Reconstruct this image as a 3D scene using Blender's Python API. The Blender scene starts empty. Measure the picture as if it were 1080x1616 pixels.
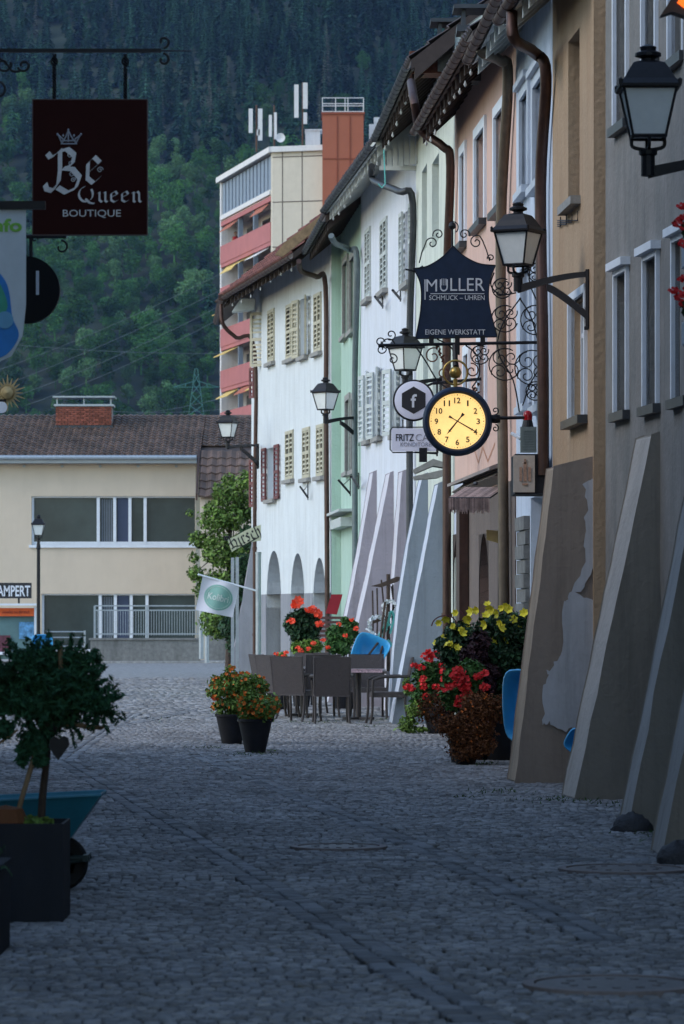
import bpy, math, random
import numpy as np
from mathutils import Vector, Matrix
R = math.radians
PI = math.pi
SC = bpy.context.scene
COL = SC.collection
# ------------------------------------------------------------------ camera, sky, sun, exposure
EYE, FPX, CX, HY = 1.6, 6000.0, 540.0, 965.0
cam_d = bpy.data.cameras.new('camera'); cam = bpy.data.objects.new('camera', cam_d); COL.objects.link(cam)
cam.location = (0, 0, EYE); cam.rotation_euler = (R(90), 0, 0)
cam_d.sensor_fit = 'VERTICAL'; cam_d.sensor_height = 36.0; cam_d.lens = 36.0 * FPX / 1616
cam_d.shift_y = (HY - 808) / 1616.0
cam_d.clip_start = 0.5; cam_d.clip_end = 12000
cam_d.dof.use_dof = True; cam_d.dof.focus_distance = 42; cam_d.dof.aperture_fstop = 8.0
SC.camera = cam
SUN_EL, SUN_AZ = 36.0, 248.0          # azimuth clockwise from +Y: the sun stands behind the camera to the left
w = bpy.data.worlds.new('World'); SC.world = w; w.use_nodes = True
nt = w.node_tree; bg = nt.nodes['Background']; sk = nt.nodes.new('ShaderNodeTexSky')
sk.sky_type = 'NISHITA'; sk.sun_disc = False; sk.sun_elevation = R(SUN_EL); sk.sun_rotation = R(SUN_AZ)
sk.air_density = 1.4; sk.dust_density = 0.6; sk.ozone_density = 2.2
nt.links.new(sk.outputs[0], bg.inputs[0]); bg.inputs[1].default_value = 0.13
sl = bpy.data.lights.new('sun', 'SUN'); sl.energy = 0.45; sl.angle = R(25); sl.color = (1.0, 0.95, 0.88)
so = bpy.data.objects.new('sun', sl); COL.objects.link(so)
d = Vector((math.sin(R(SUN_AZ)) * math.cos(R(SUN_EL)), math.cos(R(SUN_AZ)) * math.cos(R(SUN_EL)), math.sin(R(SUN_EL))))
so.rotation_euler = d.to_track_quat('Z', 'Y').to_euler()
SC.view_settings.view_transform = 'Standard'; SC.view_settings.look = 'None'
SC.view_settings.exposure = 1.2; SC.view_settings.gamma = 1
SC.cycles.max_bounces = 6; SC.cycles.volume_bounces = 0; SC.cycles.caustics_reflective = False; SC.cycles.caustics_refractive = False

# ------------------------------------------------------------------ helpers
def W(px, py, D): return Vector(((px - CX) * D / FPX, D, EYE + (HY - py) * D / FPX))
def GD(py): return EYE * FPX / (py - HY)
ORG = {}
def thing(name, label, cat, loc=(0, 0, 0), rz=0, group=None, world=True, kind=None):
    o = bpy.data.objects.new(name, None); COL.objects.link(o)
    o.empty_display_size = 0.2
    o.location = loc; o.rotation_euler = (0, 0, rz)
    if kind: o['kind'] = kind
    if label: o['label'] = label
    if cat: o['category'] = cat
    if group: o['group'] = group
    ORG[o.name] = Vector(loc) if world else Vector((0, 0, 0))
    return o
def tag(o, label=None, cat=None, group=None, kind=None):
    if label: o['label'] = label
    if cat: o['category'] = cat
    if group: o['group'] = group
    if kind: o['kind'] = kind
    return o
def kids(o): return [c for c in bpy.data.objects if c.parent == o]
def copy_tree(o, parent=None):
    c = o.copy(); COL.objects.link(c)
    if parent: c.parent = parent
    for ch in kids(o): copy_tree(ch, c)
    return c
class MB:
    def __init__(s): s.v = []; s.f = []
    def add(s, vs, fs):
        b = len(s.v); s.v.extend([tuple(p) for p in vs]); s.f.extend([tuple(i + b for i in f) for f in fs]); return s
    def box(s, c, sz, rz=0, rx=0):
        M_ = Matrix.Rotation(rz, 3, 'Z') @ Matrix.Rotation(rx, 3, 'X'); c = Vector(c)
        vs = [c + M_ @ Vector((x * sz[0] / 2, y * sz[1] / 2, z * sz[2] / 2)) for x in (-1, 1) for y in (-1, 1) for z in (-1, 1)]
        return s.add(vs, [(0, 1, 3, 2), (4, 6, 7, 5), (0, 4, 5, 1), (2, 3, 7, 6), (0, 2, 6, 4), (1, 5, 7, 3)])
    def hexa(s, b, t):   # two quads, bottom and top
        return s.add(list(b) + list(t), [(3, 2, 1, 0), (4, 5, 6, 7), (0, 1, 5, 4), (1, 2, 6, 5), (2, 3, 7, 6), (3, 0, 4, 7)])
    def prism(s, poly, ext):   # planar polygon of Vectors, extruded by ext
        n = len(poly); ext = Vector(ext); poly = [Vector(p) for p in poly]
        return s.add(poly + [p + ext for p in poly], [tuple(range(n))[::-1], tuple(range(n, 2 * n))] + [(i, (i + 1) % n, n + (i + 1) % n, n + i) for i in range(n)])
    def tube(s, pts, r, seg=8, cap=True):
        pts = [Vector(p) for p in pts]; n = len(pts)
        rr = r if hasattr(r, '__len__') else [r] * n
        T = [(pts[min(i + 1, n - 1)] - pts[max(i - 1, 0)]).normalized() for i in range(n)]
        a = Vector((0, 0, 1)) if abs(T[0].z) < .9 else Vector((1, 0, 0))
        N = (a - T[0] * a.dot(T[0])).normalized(); vs = []; fs = []
        for i in range(n):
            N = (N - T[i] * N.dot(T[i]))
            N = N.normalized() if N.length > 1e-6 else Vector((1, 0, 0))
            Bn = T[i].cross(N)
            for k in range(seg):
                an = 2 * PI * k / seg; vs.append(pts[i] + (N * math.cos(an) + Bn * math.sin(an)) * rr[i])
        for i in range(n - 1):
            for k in range(seg):
                k2 = (k + 1) % seg; fs.append((i * seg + k, i * seg + k2, (i + 1) * seg + k2, (i + 1) * seg + k))
        if cap: fs += [tuple(range(seg))[::-1], tuple(range((n - 1) * seg, n * seg))]
        return s.add(vs, fs)
    def lathe(s, prof, c=(0, 0, 0), seg=24, ax='Z', sq=False, cap=True):
        c = Vector(c); vs = []; fs = []; n = len(prof)
        for r, z in prof:
            for k in range(seg):
                a = 2 * PI * (k + (.5 if sq else 0)) / seg; q = r * (1 / math.cos(PI / seg) if sq else 1)
                x, y = q * math.cos(a), q * math.sin(a)
                vs.append(c + (Vector((x, y, z)) if ax == 'Z' else Vector((x, z, y)) if ax == 'Y' else Vector((z, x, y))))
        for i in range(n - 1):
            for k in range(seg):
                k2 = (k + 1) % seg; fs.append((i * seg + k, i * seg + k2, (i + 1) * seg + k2, (i + 1) * seg + k))
        if cap and prof[0][0] > 1e-5: fs.append(tuple(range(seg))[::-1])
        if cap and prof[-1][0] > 1e-5: fs.append(tuple(range((n - 1) * seg, n * seg)))
        return s.add(vs, fs)
    def fbox(s, F, u0, u1, z0, z1, n0, n1, tilt=0):
        b = [F.pt(u0, z0, n0 + tilt), F.pt(u1, z0, n0 + tilt), F.pt(u1, z0, n1 + tilt), F.pt(u0, z0, n1 + tilt)]
        t = [F.pt(u0, z1, n0), F.pt(u1, z1, n0), F.pt(u1, z1, n1), F.pt(u0, z1, n1)]
        return s.hexa(b, t)
    def fprism(s, F, nz, u0, u1):     # polygon in (n, z), extruded along the facade
        return s.prism([F.pt(u0, z, n) for n, z in nz], F.pt(u1, 0, 0) - F.pt(u0, 0, 0))
    def build(s, name, mat, parent=None, org=None, smooth=False):
        me = bpy.data.meshes.new(name)
        o_ = Vector((0, 0, 0))
        if parent is not None:
            r = parent
            while r.parent: r = r.parent
            o_ = ORG.get(r.name, o_)
        elif org is not None: o_ = Vector(org)
        v = np.array(s.v, dtype=np.float64) - np.array(o_)
        me.from_pydata(v.tolist(), [], s.f); me.validate()
        me.materials.append(mat)
        if smooth is True: me.polygons.foreach_set('use_smooth', [True] * len(me.polygons))
        elif smooth: me.polygons.foreach_set('use_smooth', [True] * len(me.polygons)); me.set_sharp_from_angle(angle=R(smooth))
        me.update()
        o = bpy.data.objects.new(name, me); COL.objects.link(o)
        if parent is not None: o.parent = parent
        elif org is not None: o.location = o_
        return o
class Facade:
    def __init__(s, A, B, flip=False):
        s.A = Vector(A).to_2d(); s.B = Vector(B).to_2d(); s.L = (s.B - s.A).length; s.d = (s.B - s.A) / s.L
        s.n = Vector((s.d.y, -s.d.x))
        if (s.n.x > 0) != flip: s.n = -s.n
    def pt(s, u, z, n=0):
        p = s.A + s.d * u + s.n * n; return Vector((p.x, p.y, z))
    def u(s, px):
        k = (px - CX) / FPX; return (k * s.A.y - s.A.x) / (s.d.x - k * s.d.y)
    def z(s, px, py, n=0):
        u = s.u(px); p = s.A + s.d * u + s.n * n; return EYE + (HY - py) * p.y / FPX
    def D(s, px): return (s.A + s.d * s.u(px)).y

# ------------------------------------------------------------------ materials
def M(name, col, rough=.8, metal=0, var=.12, scale=3, bump=0, bscale=50, stain=0, stcol=None, emit=0, isl=0, sx=1, spec=.5, trans=0, streak=0):
    m = bpy.data.materials.new(name); m.use_nodes = True; n = m.node_tree.nodes; l = m.node_tree.links
    P = n['Principled BSDF']; P.inputs['Roughness'].default_value = rough; P.inputs['Metallic'].default_value = metal
    P.inputs['Specular IOR Level'].default_value = spec
    tc = n.new('ShaderNodeTexCoord'); src = tc.outputs['Object']
    mp = n.new('ShaderNodeMapping'); l.new(src, mp.inputs[0]); mp.inputs['Scale'].default_value = (sx, sx, 1)
    nz = n.new('ShaderNodeTexNoise'); nz.inputs['Scale'].default_value = scale; nz.inputs['Detail'].default_value = 6; nz.inputs['Roughness'].default_value = .65
    l.new(mp.outputs[0], nz.inputs['Vector'])
    cr = n.new('ShaderNodeMapRange'); l.new(nz.outputs['Fac'], cr.inputs[0]); cr.inputs[1].default_value = .3; cr.inputs[2].default_value = .7
    cr.inputs[3].default_value = 1 - var; cr.inputs[4].default_value = 1 + var
    fac = cr.outputs[0]
    if isl:
        g = n.new('ShaderNodeNewGeometry'); mr = n.new('ShaderNodeMapRange'); l.new(g.outputs['Random Per Island'], mr.inputs[0])
        mr.inputs[3].default_value = 1 - isl; mr.inputs[4].default_value = 1 + isl
        mu = n.new('ShaderNodeMath'); mu.operation = 'MULTIPLY'; l.new(fac, mu.inputs[0]); l.new(mr.outputs[0], mu.inputs[1]); fac = mu.outputs[0]
    mx = n.new('ShaderNodeVectorMath'); mx.operation = 'SCALE'; mx.inputs[0].default_value = col[:3]; l.new(fac, mx.inputs['Scale'])
    out = mx.outputs[0]
    if stain:
        mp2 = n.new('ShaderNodeMapping'); l.new(src, mp2.inputs[0]); mp2.inputs['Scale'].default_value = (1.6, 1.6, .35)
        n2 = n.new('ShaderNodeTexNoise'); n2.inputs['Scale'].default_value = 1.3; n2.inputs['Detail'].default_value = 9; n2.inputs['Roughness'].default_value = .7
        l.new(mp2.outputs[0], n2.inputs['Vector'])
        r2 = n.new('ShaderNodeMapRange'); l.new(n2.outputs['Fac'], r2.inputs[0]); r2.inputs[1].default_value = .46; r2.inputs[2].default_value = .72; r2.inputs[3].default_value = 0; r2.inputs[4].default_value = stain
        mi = n.new('ShaderNodeMix'); mi.data_type = 'RGBA'; l.new(r2.outputs[0], mi.inputs['Factor']); l.new(out, mi.inputs['A'])
        sc_ = stcol or [c * .5 for c in col[:3]]; mi.inputs['B'].default_value = (*sc_[:3], 1); out = mi.outputs['Result']
    if streak:
        mp3 = n.new('ShaderNodeMapping'); l.new(src, mp3.inputs[0]); mp3.inputs['Scale'].default_value = (7, 7, .3)
        n4 = n.new('ShaderNodeTexNoise'); n4.inputs['Scale'].default_value = 1.0; n4.inputs['Detail'].default_value = 7; n4.inputs['Roughness'].default_value = .75
        l.new(mp3.outputs[0], n4.inputs['Vector'])
        r4 = n.new('ShaderNodeMapRange'); l.new(n4.outputs['Fac'], r4.inputs[0]); r4.inputs[1].default_value = .52; r4.inputs[2].default_value = .78; r4.inputs[3].default_value = 1; r4.inputs[4].default_value = 1 - streak
        v4 = n.new('ShaderNodeVectorMath'); v4.operation = 'SCALE'; l.new(out, v4.inputs[0]); l.new(r4.outputs[0], v4.inputs['Scale']); out = v4.outputs[0]
    l.new(out, P.inputs['Base Color'])
    if bump:
        n3 = n.new('ShaderNodeTexNoise'); n3.inputs['Scale'].default_value = bscale; n3.inputs['Detail'].default_value = 4
        l.new(src, n3.inputs['Vector']); b = n.new('ShaderNodeBump'); b.inputs['Strength'].default_value = bump; b.inputs['Distance'].default_value = .02
        l.new(n3.outputs['Fac'], b.inputs['Height']); l.new(b.outputs[0], P.inputs['Normal'])
    if emit:
        l.new(out, P.inputs['Emission Color']); P.inputs['Emission Strength'].default_value = emit
    if trans: P.inputs['Transmission Weight'].default_value = trans
    return m
def plaster(name, col, **k):
    a = dict(rough=.92, var=.05, scale=2.2, bump=.5, bscale=18, stain=.45, spec=.15, streak=.28); a.update(k); return M(name, col, **a)
X = {}
X['white'] = plaster('white_plaster', (.64, .68, .70), stcol=(.5, .52, .52))
X['white2'] = plaster('cool_white_plaster', (.62, .65, .71), stcol=(.52, .54, .56))
X['offwhite'] = plaster('pale_green_plaster', (.60, .64, .57))
X['green'] = plaster('mint_plaster', (.40, .54, .46), stcol=(.28, .42, .33))
X['pink'] = plaster('salmon_plaster', (.62, .43, .36), stcol=(.58, .34, .26))
X['baroque'] = plaster('blue_white_plaster', (.55, .62, .72))
X['orange'] = plaster('ochre_plaster', (.43, .31, .205), stain=.5, stcol=(.36, .22, .13))
X['gray'] = plaster('grey_plaster', (.25, .24, .225), stain=.75, stcol=(.15, .16, .155), var=.12, bump=.5)
X['graybut'] = plaster('grey_buttress_plaster', (.26, .235, .20), stain=.6, stcol=(.16, .145, .125), bump=.4)
X['plinth'] = plaster('slate_grey_plaster', (.27, .28, .31))
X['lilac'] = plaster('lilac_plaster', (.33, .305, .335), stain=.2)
X['lilac_lit'] = plaster('lit_lilac_plaster', (.56, .55, .60), stain=.15)  # the lilac made paler for the lit street side of the buttresses
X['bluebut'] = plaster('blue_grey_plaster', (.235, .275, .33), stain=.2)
X['bluebut_l'] = plaster('pale_blue_plaster', (.52, .56, .64), stain=.15)  # plain lower wall; on buttresses a paler copy for the lit street side
X['cream'] = plaster('cream_render', (.62, .52, .41), streak=.04, stain=.12, var=.03, bump=.1)
X['cream2'] = plaster('cream_panel', (.60, .55, .46), streak=.05, stain=.12, var=.04, bump=0)
X['conc'] = plaster('weathered_concrete', (.21, .21, .20), stain=.7, var=.25, scale=8)
X['brownwall'] = plaster('brown_plaster', (.17, .14, .125))
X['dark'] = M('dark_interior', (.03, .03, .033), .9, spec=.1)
X['iron'] = M('black_iron', (.012, .012, .015), .5, .1, spec=.3, var=.3, scale=30)
X['ironblue'] = M('blue_black_enamel', (.012, .024, .055), .55, 0, var=.15, spec=.25, scale=12, stain=.25, stcol=(.035, .05, .075))
X['rust'] = M('rust', (.14, .045, .025), .8, .2, var=.4, scale=20)
X['copper'] = M('brown_copper', (.07, .036, .028), .5, .5, var=.3, scale=8, stain=.5, stcol=(.09, .075, .06))
X['zinc'] = M('grey_zinc', (.055, .06, .068), .5, .5, var=.2, scale=6)
X['zincl'] = M('galvanised_steel', (.36, .40, .43), .45, .5, var=.15, scale=9)
X['olivepipe'] = M('olive_copper', (.13, .10, .07), .55, .4, var=.25, scale=6)
X['teal_pipe'] = M('blue_grey_pipe', (.12, .155, .165), .5, .3, var=.2, scale=6)
X['wpaint'] = M('white_paint', (.70, .74, .80), .55, var=.06, scale=5, stain=.25, stcol=(.5, .52, .55))
X['fpaint'] = M('grey_white_paint', (.50, .55, .62), .55, var=.1, scale=5, stain=.3)
X['shut'] = M('beige_shutter_paint', (.46, .43, .32), .6, var=.12, scale=6, stain=.3)
X['shutg'] = M('grey_shutter_paint', (.46, .50, .49), .6, var=.12, scale=6, stain=.3)
X['shutr'] = M('oxblood_shutter_paint', (.13, .03, .03), .6, var=.2, scale=6)
X['stone'] = M('grey_stone', (.27, .265, .25), .85, var=.2, scale=12, bump=.3)
X['pane'] = M('window_glass', (.03, .04, .05), .06, 0, var=.3, scale=1.5, spec=.9)
X['paneb'] = M('curtained_sky_glass', (.22, .27, .34), .12, 0, var=.12, scale=2, spec=.8)  # curtain tone, with the reflected sky put into the base colour
X['lampglass'] = M('frosted_lamp_glass', (.74, .76, .74), .35, var=.06, scale=8)
X['tile'] = M('brown_clay_tiles', (.115, .075, .06), .85, var=.35, scale=.9, isl=.3, bump=.3, stain=.5, stcol=(.075, .07, .06))
X['tiler'] = M('red_clay_tiles', (.17, .06, .045), .8, stain=.5, var=.3, scale=1.5, isl=.3, bump=.3)
X['tiled'] = M('dark_clay_tiles', (.05, .04, .042), .8, var=.25, scale=1.5, isl=.3, bump=.3)
X['soffit'] = M('dark_timber', (.05, .035, .03), .8, var=.3, scale=6)
X['soffitw'] = M('white_boards', (.48, .50, .48), .7, var=.1, scale=6)
X['wood'] = M('weathered_wood', (.26, .17, .09), .8, var=.3, scale=10)
X['woodd'] = M('dark_wood', (.06, .04, .03), .8, var=.3, scale=10)
X['brick'] = M('red_brick', (.24, .075, .05), .9, var=.25, scale=5, isl=.35)
X['mort'] = M('mortar', (.26, .22, .20), .95)
X['sett'] = M('granite_setts', (.25, .247, .25), .8, var=.3, scale=.7, isl=.34, bump=.5, bscale=60, stain=.4, stcol=(.13, .13, .135), spec=.3)
X['slab'] = M('smooth_granite_slabs', (.185, .187, .195), .85, var=.3, scale=1.2, isl=.32, bump=.3, spec=.3)
X['joint'] = M('sandy_joints', (.05, .05, .05), .95, var=.3, scale=4)
X['grass'] = M('grass_green', (.05, .10, .03), .9, isl=.4, spec=.15)
X['leaf'] = M('leaf_green', (.055, .14, .035), .6, isl=.5, var=.3, spec=.3)
X['leafd'] = M('dark_leaf_green', (.02, .055, .022), .6, isl=.5, var=.3, spec=.3)
X['leafl'] = M('light_leaf_green', (.15, .25, .05), .6, isl=.45, var=.3, spec=.3)
X['leafy'] = M('tree_leaf_green', (.13, .21, .045), .6, isl=.6, var=.4, scale=1.2, spec=.3)
X['heath'] = M('dry_brown_heather', (.14, .055, .022), .8, isl=.6, spec=.2)
X['conif'] = M('yew_green', (.03, .095, .045), .7, isl=.5, var=.3, spec=.2)
X['redfl'] = M('red_petals', (.65, .012, .015), .6, isl=.2)
X['orfl'] = M('orange_petals', (.75, .17, .015), .6, isl=.4)
X['orred'] = M('orange_red_petals', (.85, .07, .02), .6, isl=.2)
X['yefl'] = M('yellow_petals', (.80, .70, .05), .6, isl=.15)
X['pot'] = M('anthracite_pot', (.02, .02, .024), .7, spec=.2, var=.2, scale=9)
X['rattan'] = M('brown_grey_rattan', (.035, .028, .028), .65, var=.15, scale=25)
X['rattanl'] = M('brown_grey_weave', (.062, .052, .054), .7, var=.15, scale=30, bump=.6, bscale=90)
X['blue'] = M('bright_blue_paint', (.05, .35, .66), .4, var=.06, scale=6)
X['teal'] = M('teal_blue_paint', (.02, .19, .27), .5, var=.15, scale=6)
X['rubber'] = M('black_rubber', (.012, .012, .013), .8)
X['box'] = M('dark_sheet_metal', (.015, .018, .025), .7, .0, spec=.2, var=.2, scale=4, stain=.3, stcol=(.05, .05, .055))
X['soil'] = M('soil', (.04, .028, .02), 1)
X['signbr'] = M('dark_maroon_sign', (.034, .0075, .006), .7, var=.1, spec=.1)
X['silver'] = M('silver_lettering', (.50, .50, .54), .4, .3, var=.15, scale=10)
X['lettering'] = M('white_lettering', (.62, .64, .68), .6)
X['faded'] = M('dull_grey_lettering', (.34, .32, .32), .6)
X['signw'] = M('white_sign_face', (.80, .81, .92), .4, var=.03)
X['black'] = M('black_lettering', (.015, .015, .018), .6)
X['greylet'] = M('grey_lettering', (.30, .31, .36), .6)
X['brass'] = M('aged_brass', (.42, .28, .08), .35, .8, var=.2)
X['goldleaf'] = M('dull_gold', (.40, .30, .14), .5, .4, var=.3)
X['clock'] = M('lit_clock_face', (.93, .62, .22), .6, var=.12, scale=3.5, emit=.46)
X['highw'] = plaster('white_render', (.66, .66, .66), bump=0, stain=.1)
X['rosy'] = M('rose_balcony_panel', (.40, .14, .14), .8, var=.08, scale=1)
X['terra'] = M('terracotta_panel', (.37, .115, .065), .8, var=.05, scale=1)
X['groove'] = M('dark_joint_line', (.12, .10, .09), .9)
X['bluegrey'] = M('blue_grey_panel', (.19, .24, .31), .6, var=.1)
X['yell'] = M('yellow_awning', (.62, .45, .14), .8)
X['straw'] = M('woven_reed_awning', (.34, .24, .21), .95, var=.3, scale=14, isl=.4)
X['redglass'] = M('red_beacon_glass', (.45, .01, .015), .2, var=.05)
X['plast'] = M('grey_plastic', (.24, .27, .25), .6)
X['seam'] = M('greenwire', (.07, .22, .20), .6)
X['wreath'] = M('white_ruffles', (.68, .72, .74), .8, isl=.15)
X['mint'] = M('turquoise_ribbon', (.12, .50, .46), .6)
X['redcloth'] = M('dark_red_cloth', (.30, .02, .03), .9)

# ------------------------------------------------------------------ lettering
def text_mb(mb, s, x0, x1, y0, y1, D, th=.004, fn=None, bold=0, keep=False):
    """s fitted in the box x0..x1, y0(top)..y1(bottom) given through W at depth D, or through fn(a,b)->point with a,b in 0..1"""
    cu = bpy.data.curves.new('lettering', 'FONT'); cu.body = s; cu.extrude = .001; cu.offset = bold; cu.resolution_u = 3
    ob = bpy.data.objects.new('lettering', cu); me = bpy.data.meshes.new_from_object(ob)
    vs = np.array([v.co[:] for v in me.vertices]); fs = [tuple(p.vertices) for p in me.polygons]
    bpy.data.objects.remove(ob); bpy.data.curves.remove(cu); bpy.data.meshes.remove(me)
    mn, mx = vs.min(0), vs.max(0)
    out = []
    for v in vs:
        a = (v[0] - mn[0]) / (mx[0] - mn[0]); b = (v[1] - mn[1]) / (mx[1] - mn[1]); q = -th if v[2] > 0 else 0
        if fn: p = fn(a, b) + Vector((0, q, 0))
        else: p = W(x0 + a * (x1 - x0), y1 + b * (y0 - y1), D); p.y += q
        out.append(p)
    mb.add(out, fs); return mb
def pen(mb, strokes, x0, y0, sx, sy, D, nib=.12, ang=42, th=.004, rot=0):
    """broad-nib letters: strokes in unit coordinates (x right, y up), x0,y0 = baseline left in photo pixels"""
    nx, ny = math.cos(R(ang)) * nib / 2, math.sin(R(ang)) * nib / 2; k = 0
    for st in strokes:
        for (ax, ay), (bx, by) in zip(st, st[1:]):
            q = [(ax - nx, ay - ny), (ax + nx, ay + ny), (bx + nx, by + ny), (bx - nx, by - ny)]
            pp = []
            for (x, y) in q:
                X_, Y_ = x * sx, y * sy
                c, s_ = math.cos(R(rot)), math.sin(R(rot))
                p = W(x0 + X_ * c - Y_ * s_, y0 - (X_ * s_ + Y_ * c), D); p.y -= k * .0003; pp.append(p)
            mb.prism(pp, (0, -th, 0)); k += 1
    return mb
def arc(cx, cy, r, a0, a1, n=8, ry=None):
    return [(cx + r * math.cos(R(a0 + (a1 - a0) * i / n)), cy + (ry or r) * math.sin(R(a0 + (a1 - a0) * i / n))) for i in range(n + 1)]
BL = {  # blackletter strokes, x-height about .62
 'e': ([[(.12, .12), (.12, .52), (.34, .66), (.44, .48), (.16, .32)], [(.12, .12), (.28, 0), (.46, .12)]], .56),
 'n': ([[(.06, .56), (.16, .6), (.16, .06), (.24, 0)], [(.16, .5), (.36, .64), (.44, .52), (.44, .08), (.54, 0)]], .62),
 'u': ([[(.06, .56), (.14, .6), (.14, .12), (.26, 0), (.42, .14)], [(.36, .58), (.44, .6), (.44, .08), (.54, 0)]], .62),
 'i': ([[(.06, .52), (.15, .6), (.15, .08), (.26, 0)], [(.12, .82), (.2, .86)]], .34),
 'r': ([[(.06, .52), (.15, .6), (.15, .08), (.26, 0)], [(.17, .5), (.32, .62), (.42, .52)]], .46),
 's': ([[(.42, .54), (.28, .64), (.12, .5), (.38, .26), (.28, .04), (.08, .1)]], .52),
 'c': ([[(.42, .52), (.3, .64), (.12, .48), (.12, .12), (.28, 0), (.44, .1)]], .52),
 'h': ([[(.06, .9), (.14, .96), (.14, .06), (.22, 0)], [(.16, .5), (.36, .62), (.44, .5), (.44, .1), (.36, -.12)]], .6),
 'H': ([[(.05, .82), (.2, .98), (.42, .84), (.56, .98)], [(.3, .86), (.24, .5), (.3, .1), (.1, 0)], [(.3, .5), (.62, .62), (.74, .44), (.7, .08), (.52, -.14)], [(.02, .42), (.2, .5)]], .9),
 'Q': ([arc(.42, .48, .36, 100, 400, 14, .46), [(.4, .2), (.6, -.04), (.84, -.1)]], .98),
}
def blackletter(mb, s, x0, y0, size, D, nib=.12, rot=0, adv=1):
    x = x0; y = y0
    for ch in s:
        st, wd = BL[ch]; pen(mb, st, x, y, size * adv, size, D, nib=nib, rot=rot)
        x += wd * size * adv * math.cos(R(rot)); y -= wd * size * adv * math.sin(R(rot))
    return x
def spiral(mb, cx, cy, r0, a0, turns, D, rad=.008, r1=.18, ccw=1, n=26, tail=None):
    """scroll in the plane y=D; centre and radius in photo pixels, starts at radius r0, angle a0 and curls in"""
    pts = []
    if tail: pts += [W(x, y, D) for x, y in tail]
    for i in range(n + 1):
        t = i / n; r = r0 * (1 - (1 - r1) * t); a = R(a0) + ccw * turns * 2 * PI * t
        pts.append(W(cx + r * math.cos(a), cy - r * math.sin(a), D))
    mb.tube(pts, rad, 6); return mb
def bez(pts, n=16):
    out = []
    P_ = [pts[0]] + list(pts) + [pts[-1]]
    for i in range(1, len(P_) - 2):
        p0, p1, p2, p3 = P_[i - 1], P_[i], P_[i + 1], P_[i + 2]
        for k in range(n):
            t = k / n
            out.append(tuple(.5 * ((2 * p1[j]) + (-p0[j] + p2[j]) * t + (2 * p0[j] - 5 * p1[j] + 4 * p2[j] - p3[j]) * t * t + (-p0[j] + 3 * p1[j] - 3 * p2[j] + p3[j]) * t ** 3) for j in range(len(p1))))
    out.append(tuple(pts[-1])); return out

# ------------------------------------------------------------------ foliage
def leaves(mb, blobs, n, size, seed=0, flat=.5, asp=1.6, shell=.55):
    """n small leaf quads spread through ellipsoid blobs [(x,y,z,rx,ry,rz)]"""
    g = np.random.default_rng(seed); bl = np.array(blobs, float); vol = (bl[:, 3] * bl[:, 4] * bl[:, 5]) ** .8; pr = vol / vol.sum()
    k = g.choice(len(bl), n, p=pr); d = g.normal(size=(n, 3)); d /= np.linalg.norm(d, axis=1)[:, None]
    rad = (shell + (1 - shell) * g.random(n)) ** 1.0 * g.normal(1, .1, n)
    c = bl[k, :3] + d * bl[k, 3:] * rad[:, None]
    nrm = d * .6 + g.normal(size=(n, 3)) * .7; nrm[:, 2] += flat; nrm /= np.linalg.norm(nrm, axis=1)[:, None]
    a = np.cross(nrm, g.normal(size=(n, 3))); a /= np.linalg.norm(a, axis=1)[:, None]; b = np.cross(nrm, a)
    s = size * g.uniform(.6, 1.35, n)[:, None]
    p0 = c - a * s * asp * .5; p2 = c + a * s * asp * .5; p1 = c - b * s * .42 + nrm * s * .15; p3 = c + b * s * .42 + nrm * s * .15
    v = np.stack([p0, p1, p2, p3], 1).reshape(-1, 3); o = len(mb.v)
    mb.v.extend(map(tuple, v.tolist())); mb.f.extend([(o + 4 * i, o + 4 * i + 1, o + 4 * i + 2, o + 4 * i + 3) for i in range(n)])
    return mb
def blossoms(mb, pts, r, seed=0, pet=6, cup=.5, facing=(0, -1, .5)):
    rg = random.Random(seed)
    for p in pts:
        p = Vector(p); nd = (Vector(facing) + Vector((rg.gauss(0, .5), rg.gauss(0, .5), rg.gauss(0, .4)))).normalized()
        a = nd.orthogonal().normalized(); b = nd.cross(a); rr = r * rg.uniform(.75, 1.2); ph = rg.random() * 6
        for i in range(pet):
            an = ph + 2 * PI * i / pet; dd = a * math.cos(an) + b * math.sin(an); sd = nd.cross(dd)
            mb.add([p, p + dd * rr * .6 - sd * rr * .42 + nd * cup * rr * .5, p + dd * rr + nd * cup * rr, p + dd * rr * .6 + sd * rr * .42 + nd * cup * rr * .5], [(0, 1, 2, 3)])
    return mb
def in_blobs(blobs, n, seed, out=.95, front=True):
    rg = random.Random(seed); r = []
    while len(r) < n:
        b = rg.choice(blobs); v = Vector((rg.gauss(0, 1), rg.gauss(0, 1), rg.gauss(0, 1))).normalized()
        if front and v.y > .35: continue
        q = Vector((b[0] + v.x * b[3] * out, b[1] + v.y * b[4] * out, b[2] + v.z * b[5] * out)); r.append(q)
    return r
HAZE = .00003
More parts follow.
